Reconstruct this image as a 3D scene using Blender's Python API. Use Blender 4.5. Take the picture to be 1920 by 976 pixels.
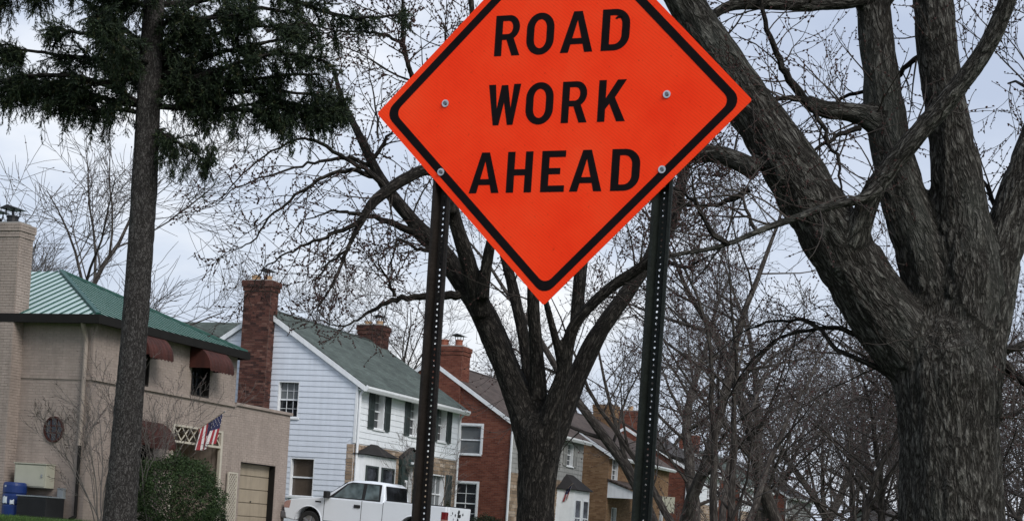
import bpy, bmesh, math, random
import numpy as np
from mathutils import Vector, Matrix

# ------------------------------------------------------------------ camera, world, sun, exposure
S = bpy.context.scene
for o in list(bpy.data.objects): bpy.data.objects.remove(o)
COL = S.collection
FPX, PPX, PPY, ROLL = 3000.0, 960.0, 1004.0, math.radians(3.7)
CZ = 1.2                                   # eye height: taken from a car seat
PHI = math.radians(21.2)                   # street direction, to the right of the view axis
CP, SP = math.cos(PHI), math.sin(PHI)
CR, SR = math.cos(ROLL), math.sin(ROLL)
cam = bpy.data.cameras.new('camera'); cam.sensor_width = 36; cam.sensor_fit = 'HORIZONTAL'
cam.lens = 36 * FPX / 1920; cam.shift_y = (PPY - 488) / 1920; cam.clip_end = 3000; cam.clip_start = 0.1
co = bpy.data.objects.new('camera', cam); COL.objects.link(co)
co.matrix_world = Matrix(((CR, -SR, 0, 0), (0, 0, -1, 0), (SR, CR, 0, CZ), (0, 0, 0, 1)))
S.camera = co
SUN_AZ, SUN_EL = math.radians(142), math.radians(38)      # clockwise from +Y; veiled sun behind the camera's right
W = bpy.data.worlds.new('World'); S.world = W; W.use_nodes = True
def world():
    nt = W.node_tree; N = nt.nodes; N.clear(); L = nt.links.new
    out = N.new('ShaderNodeOutputWorld'); bg = N.new('ShaderNodeBackground'); bg.inputs[1].default_value = 0.1
    sky = N.new('ShaderNodeTexSky'); sky.sky_type = 'NISHITA'; sky.sun_disc = False
    sky.sun_elevation = SUN_EL; sky.sun_rotation = SUN_AZ; sky.air_density = 1.4; sky.dust_density = 2.0
    tc = N.new('ShaderNodeTexCoord'); mp = N.new('ShaderNodeMapping'); mp.inputs['Scale'].default_value = (1, 1, 2.6)
    L(tc.outputs['Generated'], mp.inputs[0])
    n1 = N.new('ShaderNodeTexNoise'); n1.inputs['Scale'].default_value = 3.6; n1.inputs['Detail'].default_value = 7; n1.inputs['Roughness'].default_value = .52
    L(mp.outputs[0], n1.inputs['Vector'])
    r = N.new('ShaderNodeValToRGB'); e = r.color_ramp.elements
    e[0].position = .36; e[0].color = (.47, .535, .68, 1); e[1].position = .68; e[1].color = (.90, .91, .94, 1)
    m = e_ = r.color_ramp.elements.new(.52); m.color = (.59, .65, .775, 1)
    L(n1.outputs['Fac'], r.inputs[0])
    sc = N.new('ShaderNodeMix'); sc.data_type = 'RGBA'; sc.blend_type = 'MULTIPLY'; sc.inputs[0].default_value = 1
    L(r.outputs[0], sc.inputs[6]); sc.inputs[7].default_value = (7.0, 7.0, 7.0, 1)
    mx = N.new('ShaderNodeMix'); mx.data_type = 'RGBA'; mx.inputs[0].default_value = .90
    L(sky.outputs[0], mx.inputs[6]); L(sc.outputs[2], mx.inputs[7])
    L(mx.outputs[2], bg.inputs[0]); L(bg.outputs[0], out.inputs[0])
world()
sl = bpy.data.lights.new('sun', 'SUN'); sl.energy = 1.5; sl.angle = math.radians(25); sl.color = (1, .97, .93)
so = bpy.data.objects.new('sun', sl); COL.objects.link(so)
sd = Vector((math.sin(SUN_AZ) * math.cos(SUN_EL), math.cos(SUN_AZ) * math.cos(SUN_EL), math.sin(SUN_EL)))
so.rotation_euler = sd.to_track_quat('Z', 'Y').to_euler(); so.location = (20, -20, 40)
V = S.view_settings; V.view_transform = 'Standard'; V.look = 'None'; V.exposure = 0.72; V.gamma = 1; V.use_curve_mapping = False
S.render.engine = 'CYCLES'

# ------------------------------------------------------------------ placing helpers
def at(px, py, Y):
    rx, ry = px - PPX, py - PPY
    return Vector(((rx * CR + ry * SR) / FPX * Y, Y, CZ + (rx * SR - ry * CR) / FPX * Y))
def ts(t, s, z=0.0): return Vector((t * CP + s * SP, -t * SP + s * CP, z))
def to_ts(v): return (v.x * CP - v.y * SP, v.x * SP + v.y * CP)
LAWN = 0.85
def ground_z(t):
    pts = [(-400, LAWN), (-25, LAWN), (-19, .70), (-13.2, .16), (-9.6, .12), (-3.4, .12), (3, .1), (400, .1)]
    for (a, za), (b, zb) in zip(pts, pts[1:]):
        if a <= t <= b:
            k = (t - a) / (b - a); k = k * k * (3 - 2 * k); return za + (zb - za) * k
    return .1

# ------------------------------------------------------------------ object helpers
def tag(o, label=None, cat=None, group=None, kind=None):
    if label: o['label'] = label
    if cat: o['category'] = cat
    if group: o['group'] = group
    if kind: o['kind'] = kind
    return o
def thing(name, label, cat, loc=(0, 0, 0), rz=0.0, group=None):
    o = bpy.data.objects.new(name, None); COL.objects.link(o); o.location = loc; o.rotation_euler = (0, 0, rz)
    o.empty_display_size = .2
    return tag(o, label, cat, group)
def link(name, me, mat=None, parent=None, loc=None, rot=None, scale=None, kind=None):
    o = bpy.data.objects.new(name, me); COL.objects.link(o)
    if mat is not None and len(me.materials) == 0: me.materials.append(mat)
    if parent is not None: o.parent = parent
    if loc is not None: o.location = loc
    if rot is not None: o.rotation_euler = rot
    if scale is not None: o.scale = scale
    if kind: o['kind'] = kind
    return o
def copy_tree(o, parent=None):
    c = o.copy(); COL.objects.link(c); c.parent = parent
    for ch in o.children: copy_tree(ch, c)
    return c
class MB:
    def __init__(s): s.v = []; s.f = []; s.c = []
    def quad(s, *p):
        n = len(s.v); s.v += [tuple(q) for q in p]; s.f.append(tuple(range(n, n + len(p)))); return s
    def box(s, x0, x1, y0, y1, z0, z1):
        n = len(s.v)
        s.v += [(x0, y0, z0), (x1, y0, z0), (x1, y1, z0), (x0, y1, z0), (x0, y0, z1), (x1, y0, z1), (x1, y1, z1), (x0, y1, z1)]
        s.f += [tuple(n + i for i in q) for q in ((3, 2, 1, 0), (4, 5, 6, 7), (0, 1, 5, 4), (1, 2, 6, 5), (2, 3, 7, 6), (3, 0, 4, 7))]
        return s
    def prism(s, poly, d, mode):
        # poly: 2D points; mode 'xz' extruded along y from d[0] to d[1], 'yz' along x, 'xy' along z
        n = len(s.v); k = len(poly)
        for w in d:
            for a, b in poly:
                s.v.append({'xz': (a, w, b), 'yz': (w, a, b), 'xy': (a, b, w)}[mode])
        s.f.append(tuple(n + i for i in range(k))[::-1]); s.f.append(tuple(n + k + i for i in range(k)))
        for i in range(k):
            j = (i + 1) % k; s.f.append((n + i, n + j, n + k + j, n + k + i))
        return s
    def cyl(s, p0, p1, r0, r1=None, n=12, cap=True):
        r1 = r0 if r1 is None else r1
        p0, p1 = Vector(p0), Vector(p1); d = (p1 - p0).normalized()
        a = d.cross(Vector((.31, .52, .8))).normalized(); b = d.cross(a); k = len(s.v)
        for p, r in ((p0, r0), (p1, r1)):
            for i in range(n):
                t = 2 * math.pi * i / n; s.v.append(tuple(p + a * (r * math.cos(t)) + b * (r * math.sin(t))))
        for i in range(n):
            j = (i + 1) % n; s.f.append((k + i, k + j, k + n + j, k + n + i))
        if cap: s.f.append(tuple(k + i for i in range(n))[::-1]); s.f.append(tuple(k + n + i for i in range(n)))
        return s
    def mesh(s, name, fix=True):
        me = bpy.data.meshes.new(name); me.from_pydata(s.v, [], s.f)
        if fix:
            bm = bmesh.new(); bm.from_mesh(me); bmesh.ops.recalc_face_normals(bm, faces=bm.faces); bm.to_mesh(me); bm.free()
        me.update(); return me
    def build(s, name, mat, parent=None, bevel=0, smooth=False, kind=None, loc=None, rot=None, label=None):
        o = link(name, s.mesh(name), mat, parent, loc, rot, None, kind)
        if bevel:
            m = o.modifiers.new('b', 'BEVEL'); m.width = bevel; m.segments = 2; m.limit_method = 'ANGLE'; m.angle_limit = .6
        if smooth:
            for p in o.data.polygons: p.use_smooth = True
        if label: o['label'] = label
        return o
def fast_mesh(name, verts, quads=None, tris=None, attrs=None, smooth=True):
    me = bpy.data.meshes.new(name); verts = np.asarray(verts, np.float32)
    me.vertices.add(len(verts)); me.vertices.foreach_set('co', verts.ravel())
    nq = 0 if quads is None else len(quads); nt = 0 if tris is None else len(tris)
    li = np.concatenate([np.asarray(q, np.int32).ravel() for q in (quads, tris) if q is not None and len(q)])
    me.loops.add(len(li)); me.loops.foreach_set('vertex_index', li)
    me.polygons.add(nq + nt)
    tot = np.concatenate([np.full(nq, 4, np.int32), np.full(nt, 3, np.int32)])
    st = np.concatenate([[0], np.cumsum(tot)[:-1]]).astype(np.int32)
    me.polygons.foreach_set('loop_start', st); me.polygons.foreach_set('loop_total', tot)
    me.polygons.foreach_set('use_smooth', np.full(nq + nt, smooth))
    for k, a in (attrs or {}).items():
        a = np.asarray(a, np.float32)
        at_ = me.attributes.new(k, 'FLOAT_VECTOR' if a.ndim == 2 else 'FLOAT', 'POINT')
        at_.data.foreach_set('vector' if a.ndim == 2 else 'value', a.ravel())
    me.update(calc_edges=True); me.validate(); return me

# ------------------------------------------------------------------ materials
def nodes(name):
    m = bpy.data.materials.new(name); m.use_nodes = True; nt = m.node_tree
    return m, nt.nodes, nt.links.new, nt.nodes['Principled BSDF']
def ramp(N, stops):
    r = N.new('ShaderNodeValToRGB'); e = r.color_ramp.elements
    while len(e) < len(stops): e.new(.5)
    for el, (p, c) in zip(e, stops): el.position = p; el.color = (*c, 1)
    return r
def mat(name, col, rough=.7, var=.18, scale=3.0, bump=0.0, bscale=40.0, metal=0.0, spec=.35, streak=0.0, coat=0.0, detail=6):
    """plain painted/solid surface: mottled colour, optional rain streaks and fine relief"""
    m, N, L, b = nodes(name)
    tc = N.new('ShaderNodeTexCoord')
    n = N.new('ShaderNodeTexNoise'); n.inputs['Scale'].default_value = scale; n.inputs['Detail'].default_value = detail; n.inputs['Roughness'].default_value = .65
    L(tc.outputs['Object'], n.inputs['Vector'])
    lo = tuple(c * (1 - var) for c in col); hi = tuple(min(1, c * (1 + var)) for c in col)
    r = ramp(N, [(.28, lo), (.5, col), (.72, hi)]); L(n.outputs['Fac'], r.inputs[0]); src = r.outputs[0]
    if streak:
        mp = N.new('ShaderNodeMapping'); mp.inputs['Scale'].default_value = (6, 6, .35); L(tc.outputs['Object'], mp.inputs[0])
        n2 = N.new('ShaderNodeTexNoise'); n2.inputs['Scale'].default_value = 1.2; n2.inputs['Detail'].default_value = 5; L(mp.outputs[0], n2.inputs['Vector'])
        r2 = ramp(N, [(.35, (1 - streak,) * 3), (.6, (1, 1, 1))]); L(n2.outputs['Fac'], r2.inputs[0])
        mx = N.new('ShaderNodeMix'); mx.data_type = 'RGBA'; mx.blend_type = 'MULTIPLY'; mx.inputs[0].default_value = 1
        L(src, mx.inputs[6]); L(r2.outputs[0], mx.inputs[7]); src = mx.outputs[2]
    L(src, b.inputs['Base Color'])
    b.inputs['Roughness'].default_value = rough; b.inputs['Metallic'].default_value = metal; b.inputs['Specular IOR Level'].default_value = spec
    b.inputs['Coat Weight'].default_value = coat
    if bump:
        n3 = N.new('ShaderNodeTexNoise'); n3.inputs['Scale'].default_value = bscale; n3.inputs['Detail'].default_value = 4; L(tc.outputs['Object'], n3.inputs['Vector'])
        bp = N.new('ShaderNodeBump'); bp.inputs['Strength'].default_value = bump; bp.inputs['Distance'].default_value = .02
        L(n3.outputs['Fac'], bp.inputs['Height']); L(bp.outputs[0], b.inputs['Normal'])
    return m
def mat_attr(name, stops, rough=.85, grime=.25, gscale=1.2, bump=.3, streak=False):
    """pieces (bricks, stones, leaves) coloured one by one through the point attribute 'rnd'"""
    m, N, L, b = nodes(name)
    a = N.new('ShaderNodeAttribute'); a.attribute_name = 'rnd'
    r = ramp(N, stops); L(a.outputs['Fac'], r.inputs[0])
    tc = N.new('ShaderNodeTexCoord'); n = N.new('ShaderNodeTexNoise'); n.inputs['Scale'].default_value = gscale; n.inputs['Detail'].default_value = 8; n.inputs['Roughness'].default_value = .7
    if streak:
        mp = N.new('ShaderNodeMapping'); mp.inputs['Scale'].default_value = (2.5, 2.5, .5); L(tc.outputs['Object'], mp.inputs[0]); L(mp.outputs[0], n.inputs['Vector'])
    else: L(tc.outputs['Object'], n.inputs['Vector'])
    g = ramp(N, [(.3, (1 - grime,) * 3), (.62, (1, 1, 1))]); L(n.outputs['Fac'], g.inputs[0])
    mx = N.new('ShaderNodeMix'); mx.data_type = 'RGBA'; mx.blend_type = 'MULTIPLY'; mx.inputs[0].default_value = 1
    L(r.outputs[0], mx.inputs[6]); L(g.outputs[0], mx.inputs[7]); L(mx.outputs[2], b.inputs['Base Color'])
    b.inputs['Roughness'].default_value = rough; b.inputs['Specular IOR Level'].default_value = .25
    if bump:
        n3 = N.new('ShaderNodeTexNoise'); n3.inputs['Scale'].default_value = 45; L(tc.outputs['Object'], n3.inputs['Vector'])
        bp = N.new('ShaderNodeBump'); bp.inputs['Strength'].default_value = bump; bp.inputs['Distance'].default_value = .01
        L(n3.outputs['Fac'], bp.inputs['Height']); L(bp.outputs[0], b.inputs['Normal'])
    return m
def mat_bark(name, dark, mid, light, sc=16.0, bump=1.0, dist=.04, moss=None, furrow=.10, zs=1.0):
    """furrowed bark: meandering dark cracks (two sizes) between rough plates, drawn along the limb"""
    m, N, L, b = nodes(name)
    at_ = N.new('ShaderNodeAttribute'); at_.attribute_name = 'bk'; a = N.new('ShaderNodeMapping'); a.inputs['Scale'].default_value = (1, 1, zs); L(at_.outputs['Vector'], a.inputs[0])
    def noise(scale, det=3, rough=.55, dis=0.0):
        n = N.new('ShaderNodeTexNoise'); n.inputs['Scale'].default_value = scale; n.inputs['Detail'].default_value = det; n.inputs['Roughness'].default_value = rough; n.inputs['Distortion'].default_value = dis; L(a.outputs['Vector'], n.inputs['Vector']); return n.outputs['Fac']
    def math_(op, x, y=None, z=None):
        n = N.new('ShaderNodeMath'); n.operation = op
        for i, q in enumerate((x, y, z)):
            if q is None: continue
            if isinstance(q, (int, float)): n.inputs[i].default_value = q
            else: L(q, n.inputs[i])
        return n.outputs[0]
    def crack(scale, w, dis):
        d = math_('ABSOLUTE', math_('SUBTRACT', noise(scale, 2.5, .6, dis), .5)); mr = N.new('ShaderNodeMapRange'); mr.interpolation_type = 'SMOOTHSTEP'; mr.inputs[1].default_value = 0; mr.inputs[2].default_value = w; L(d, mr.inputs[0]); return mr.outputs[0]
    c1 = crack(sc * .55, furrow, .5); c2 = crack(sc * 1.25, furrow * 1.1, .3); fine = noise(sc * 4.0, 6, .7)
    h = math_('ADD', math_('MULTIPLY', c1, .5), math_('ADD', math_('MULTIPLY', c2, .28), math_('MULTIPLY', fine, .36)))
    r = ramp(N, [(.22, dark), (.62, tuple((x + y) / 2 for x, y in zip(dark, mid))), (.82, mid), (1.0, light)]); L(h, r.inputs[0]); src = r.outputs[0]
    big = noise(1.7, 4)
    if moss:
        r4 = ramp(N, [(.50, (0, 0, 0)), (.70, (.5, .5, .5))]); L(big, r4.inputs[0])
        mx = N.new('ShaderNodeMix'); mx.data_type = 'RGBA'; L(r4.outputs[0], mx.inputs[0]); L(src, mx.inputs[6]); mx.inputs[7].default_value = (*moss, 1); src = mx.outputs[2]
    L(src, b.inputs['Base Color']); b.inputs['Roughness'].default_value = .92; b.inputs['Specular IOR Level'].default_value = .12
    bp = N.new('ShaderNodeBump'); bp.inputs['Strength'].default_value = bump; bp.inputs['Distance'].default_value = dist
    L(h, bp.inputs['Height']); L(bp.outputs[0], b.inputs['Normal'])
    return m
def mat_glass(name, col=(.012, .014, .017), rough=.06):
    """window glass in front of dark rooms: reflects the sky, faint waviness"""
    m, N, L, b = nodes(name)
    b.inputs['Base Color'].default_value = (*col, 1); b.inputs['Roughness'].default_value = rough; b.inputs['Specular IOR Level'].default_value = .55
    tc = N.new('ShaderNodeTexCoord'); n3 = N.new('ShaderNodeTexNoise'); n3.inputs['Scale'].default_value = 3; L(tc.outputs['Object'], n3.inputs['Vector'])
    r = ramp(N, [(.35, tuple(c * .6 for c in col)), (.65, tuple(c * 1.8 for c in col))]); L(n3.outputs['Fac'], r.inputs[0]); L(r.outputs[0], b.inputs['Base Color'])
    bp = N.new('ShaderNodeBump'); bp.inputs['Strength'].default_value = .05; bp.inputs['Distance'].default_value = .02
    L(n3.outputs['Fac'], bp.inputs['Height']); L(bp.outputs[0], b.inputs['Normal'])
    return m
def mat_shingle(name, col, rough=.92):
    m, N, L, b = nodes(name)
    tc = N.new('ShaderNodeTexCoord')
    br = N.new('ShaderNodeTexBrick'); br.inputs['Scale'].default_value = 1; br.inputs['Brick Width'].default_value = .30; br.inputs['Row Height'].default_value = .14
    br.inputs['Mortar Size'].default_value = .006; br.offset = .37
    br.inputs['Color1'].default_value = (*[c * .8 for c in col], 1); br.inputs['Color2'].default_value = (*[c * 1.2 for c in col], 1); br.inputs['Mortar'].default_value = (*[c * .5 for c in col], 1)
    L(tc.outputs['UV'], br.inputs['Vector'])
    n = N.new('ShaderNodeTexNoise'); n.inputs['Scale'].default_value = .9; n.inputs['Detail'].default_value = 7; L(tc.outputs['Object'], n.inputs['Vector'])
    g = ramp(N, [(.3, (.72, .72, .72)), (.7, (1.12, 1.12, 1.12))]); L(n.outputs['Fac'], g.inputs[0])
    mx = N.new('ShaderNodeMix'); mx.data_type = 'RGBA'; mx.blend_type = 'MULTIPLY'; mx.inputs[0].default_value = 1
    L(br.outputs['Color'], mx.inputs[6]); L(g.outputs[0], mx.inputs[7]); L(mx.outputs[2], b.inputs['Base Color'])
    bp = N.new('ShaderNodeBump'); bp.inputs['Strength'].default_value = .6; bp.inputs['Distance'].default_value = .01; L(br.outputs['Color'], bp.inputs['Height']); L(bp.outputs[0], b.inputs['Normal'])
    b.inputs['Roughness'].default_value = rough; b.inputs['Specular IOR Level'].default_value = .2
    return m
M = {}
def mat_sign():
    """fluorescent prismatic sheeting: clouded patches, faint diagonal tile pattern, grime flecks"""
    m, N, L, b = nodes('sign_orange'); tc = N.new('ShaderNodeTexCoord')
    n = N.new('ShaderNodeTexNoise'); n.inputs['Scale'].default_value = 3.2; n.inputs['Detail'].default_value = 10; n.inputs['Roughness'].default_value = .62; L(tc.outputs['Object'], n.inputs['Vector'])
    r = ramp(N, [(.32, (.95, .036, .005)), (.50, (1.0, .048, .008)), (.68, (1.0, .064, .014))]); L(n.outputs['Fac'], r.inputs[0])
    mp = N.new('ShaderNodeMapping'); mp.inputs['Rotation'].default_value = (0, .9, 0); L(tc.outputs['Object'], mp.inputs[0])
    w = N.new('ShaderNodeTexWave'); w.inputs['Scale'].default_value = 26; w.inputs['Distortion'].default_value = .6; w.inputs['Detail'].default_value = 1; L(mp.outputs[0], w.inputs['Vector'])
    rw = ramp(N, [(.0, (.90, .90, .90)), (.45, (1, 1, 1))]); L(w.outputs['Fac'], rw.inputs[0])
    f = N.new('ShaderNodeTexNoise'); f.inputs['Scale'].default_value = 55; f.inputs['Detail'].default_value = 4; L(tc.outputs['Object'], f.inputs['Vector'])
    rf = ramp(N, [(.26, (.72, .72, .72)), (.36, (1, 1, 1))]); L(f.outputs['Fac'], rf.inputs[0]); src = r.outputs[0]
    for q in (rw, rf):
        mx = N.new('ShaderNodeMix'); mx.data_type = 'RGBA'; mx.blend_type = 'MULTIPLY'; mx.inputs[0].default_value = 1; L(src, mx.inputs[6]); L(q.outputs[0], mx.inputs[7]); src = mx.outputs[2]
    L(src, b.inputs['Base Color']); b.inputs['Roughness'].default_value = .42; b.inputs['Specular IOR Level'].default_value = .10
    return m
M['sign'] = mat_sign()
M['black'] = mat('sign_black', (.008, .006, .007), .7, .3, 9, spec=.05)
M['alu'] = mat('bolt_metal', (.55, .56, .58), .35, .2, 30, metal=.9)
M['bolt_dark'] = mat('bolt_head', (.16, .16, .17), .4, .2, 30, metal=.8)
M['post'] = mat('post_steel', (.016, .012, .010), .6, .45, 9, .2, 60, spec=.22, streak=.35)
M['post_green'] = mat('post_green', (.011, .014, .012), .6, .45, 9, .2, 60, spec=.22, streak=.35)
M['white'] = mat('white_trim', (.74, .76, .78), .6, .06, 4, streak=.08)
M['siding'] = mat('shade_tinted_siding', (.64, .685, .755), .55, .05, 2.5, streak=.07)  # gable boards: bluish cast of skylit shade tinted into white siding
M['siding_w'] = mat('white_siding', (.74, .77, .80), .55, .05, 2.5, streak=.07)
M['siding_g'] = mat('grey_siding', (.30, .30, .29), .8, .16, 3, streak=.2)
M['gutter_dark'] = mat('dark_gutter', (.012, .011, .010), .7, .2, spec=.15)
M['downspout_tan'] = mat('tan_downspout', (.30, .25, .21), .6, .12, 5, streak=.15)
M['beige_brick'] = mat_attr('beige_painted_brick', [(0, (.315, .260, .226)), (.5, (.335, .277, .241)), (1, (.355, .293, .255))], .8, .28, .8, .2, True)
M['beige_mortar'] = mat('beige_mortar', (.30, .247, .214), .9, .15, 3, streak=.2)
M['red_brick'] = mat_attr('dark_red_brick', [(0, (.040, .020, .018)), (.3, (.082, .034, .027)), (.75, (.12, .050, .038)), (1, (.17, .09, .07))], .9, .45, 1.6, .5)
M['red_brick_b'] = mat_attr('red_brick', [(0, (.135, .045, .030)), (.5, (.175, .060, .040)), (1, (.22, .085, .056))], .9, .25, 1.0, .4)
M['orange_brick'] = mat_attr('orange_brick', [(0, (.19, .11, .058)), (.5, (.25, .15, .082)), (1, (.31, .20, .115))], .9, .3, 1.0, .4)
M['stone'] = mat_attr('tan_stone', [(0, (.20, .15, .11)), (.4, (.30, .22, .155)), (.8, (.40, .30, .22)), (1, (.46, .38, .31))], .9, .25, 2.0, .6)
M['mortar'] = mat('mortar', (.16, .13, .115), .95, .2, 8)
M['shingle_green'] = mat_shingle('green_grey_shingle', (.085, .105, .095))
M['shingle_brown'] = mat_shingle('brown_shingle', (.085, .066, .058))
M['shingle_dark'] = mat_shingle('dark_shingle', (.062, .058, .058))
M['metal_green'] = mat('green_metal_roof', (.40, .52, .475), .32, .06, 2, spec=.6, coat=.6)  # panels paled: part of the sky's reflection is put into the base colour
M['seam_green'] = mat('green_seam', (.013, .066, .053), .5, .15, 3)
M['glass'] = mat_glass('window_glass')
M['glass_blind'] = mat('window_blind', (.12, .13, .135), .3, .2, 2, spec=.6)
M['glass_warm'] = mat('brown_blind', (.075, .058, .045), .2, .25, 1.5, spec=.6)
M['shutter'] = mat('dark_shutter', (.040, .052, .052), .6, .15, 6)
M['awning'] = mat('maroon_awning', (.052, .014, .010), .8, .4, 2.2, .15, 30, streak=.35)
M['lattice'] = mat('cream_lattice', (.46, .42, .35), .7, .1)
M['garage_panel'] = mat('tan_garage_panel', (.30, .25, .185), .6, .1, 3, streak=.15)
M['dark'] = mat('dark_interior', (.018, .015, .013), .9, .2)
M['door_green'] = mat('dark_green_door', (.016, .032, .030), .5, .15)
M['flue'] = mat('clay_flue', (.42, .27, .16), .85, .25, 8)
M['flue_red'] = mat('red_flue', (.26, .09, .055), .85, .2, 8)
M['cap'] = mat('chimney_cap_metal', (.03, .03, .032), .5, .3, metal=.5)
M['truck'] = mat('truck_white', (.70, .73, .77), .22, .025, 2, spec=.5, coat=.5)
M['chrome'] = mat('truck_grey_bumper', (.17, .17, .18), .35, .2, metal=.5)
M['rubber'] = mat('black_rubber', (.014, .014, .015), .75, .2)
M['tyre'] = mat('tyre', (.018, .018, .018), .85, .25, 20, .2, 60)
M['rim'] = mat('wheel_rim', (.35, .36, .38), .35, .15, metal=.8)
M['auto_glass'] = mat_glass('truck_glass', (.07, .09, .095), .04)
M['auto_glass_dark'] = mat_glass('truck_back_glass', (.006, .007, .008), .05)
M['tail'] = mat('tail_light', (.13, .006, .008), .2, .2, 12, spec=.6, coat=.6)
M['lamp_clear'] = mat('head_light', (.34, .20, .17), .15, .3, 10, spec=.7, coat=.6)
M['sticker'] = mat('sticker_print', (.02, .02, .025), .5, .2)
M['badge'] = mat('badge_grey', (.42, .47, .53), .4, .1)
M['blue'] = mat('blue_plastic', (.008, .028, .13), .4, .2, 3)
M['paper'] = mat('worn_label', (.62, .66, .70), .7, .15, 9)
M['cream'] = mat('cream_box', (.40, .39, .31), .6, .08, 3)
M['ac'] = mat('dark_grille', (.018, .018, .019), .6, .3)
M['grey_box'] = mat('grey_meter', (.22, .24, .25), .5, .1)
M['flag_red'] = mat('flag_red', (.30, .03, .04), .8, .15)
M['flag_white'] = mat('flag_white', (.62, .60, .60), .8, .1)
M['flag_blue'] = mat('flag_blue', (.022, .026, .075), .8, .2)
M['wood'] = mat('pole_wood', (.25, .20, .14), .6, .2)
M['bark_maple'] = mat_bark('maple_bark', (.016, .014, .012), (.108, .102, .091), (.175, .168, .152), 27, 1.0, .045, moss=(.075, .082, .072), furrow=.15, zs=1.25)
M['bark_mid'] = mat_bark('mid_maple_bark', (.010, .009, .008), (.043, .038, .033), (.078, .070, .061), 27, .9, .035, furrow=.14, zs=1.1)
M['bark_spruce'] = mat_bark('spruce_bark', (.020, .018, .017), (.062, .057, .054), (.105, .10, .095), 44, .8, .02, zs=2.0)
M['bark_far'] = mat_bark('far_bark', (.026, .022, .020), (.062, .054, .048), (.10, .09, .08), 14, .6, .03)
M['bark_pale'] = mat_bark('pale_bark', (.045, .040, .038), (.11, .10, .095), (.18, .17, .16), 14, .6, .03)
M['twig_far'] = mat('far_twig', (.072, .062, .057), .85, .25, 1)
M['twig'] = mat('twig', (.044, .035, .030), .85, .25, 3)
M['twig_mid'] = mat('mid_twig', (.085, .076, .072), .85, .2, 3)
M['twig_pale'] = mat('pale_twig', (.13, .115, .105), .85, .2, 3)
M['bud'] = mat('bud', (.045, .018, .016), .8, .4, 40)
M['needle'] = mat_attr('spruce_needles', [(0, (.007, .013, .008)), (.45, (.020, .034, .017)), (.85, (.044, .062, .026)), (1, (.075, .070, .032))], .7, .2, .7, 0)
M['shrub'] = mat_attr('shrub_leaves', [(0, (.012, .026, .009)), (.5, (.030, .055, .018)), (1, (.058, .088, .030))], .65, .2, 2.0, 0)
M['yew'] = mat_attr('yew_needles', [(0, (.007, .016, .008)), (.5, (.015, .030, .013)), (1, (.028, .045, .020))], .7, .2, 2.0, 0)
M['grass'] = mat('lawn', (.045, .095, .022), .9, .35, 1.4, .6, 90, spec=.2, detail=9)
M['blade'] = mat_attr('grass_blades', [(0, (.035, .075, .015)), (.6, (.06, .125, .025)), (1, (.10, .15, .045))], .8, .3, .6, 0)
M['asphalt'] = mat('asphalt', (.055, .055, .057), .9, .2, 2, .4, 150, spec=.25, detail=9)
M['concrete'] = mat('concrete', (.30, .29, .27), .9, .14, 1.5, .25, 120, detail=8)
M['line'] = mat('road_paint', (.62, .60, .50), .8, .15, 6)
def mat_lamp():
    m, N, L, b = nodes('porch_lamp_glow')
    b.inputs['Base Color'].default_value = (.9, .7, .3, 1); b.inputs['Emission Color'].default_value = (1, .62, .16, 1); b.inputs['Emission Strength'].default_value = 3
    return m
M['lamp'] = mat_lamp()
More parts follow.
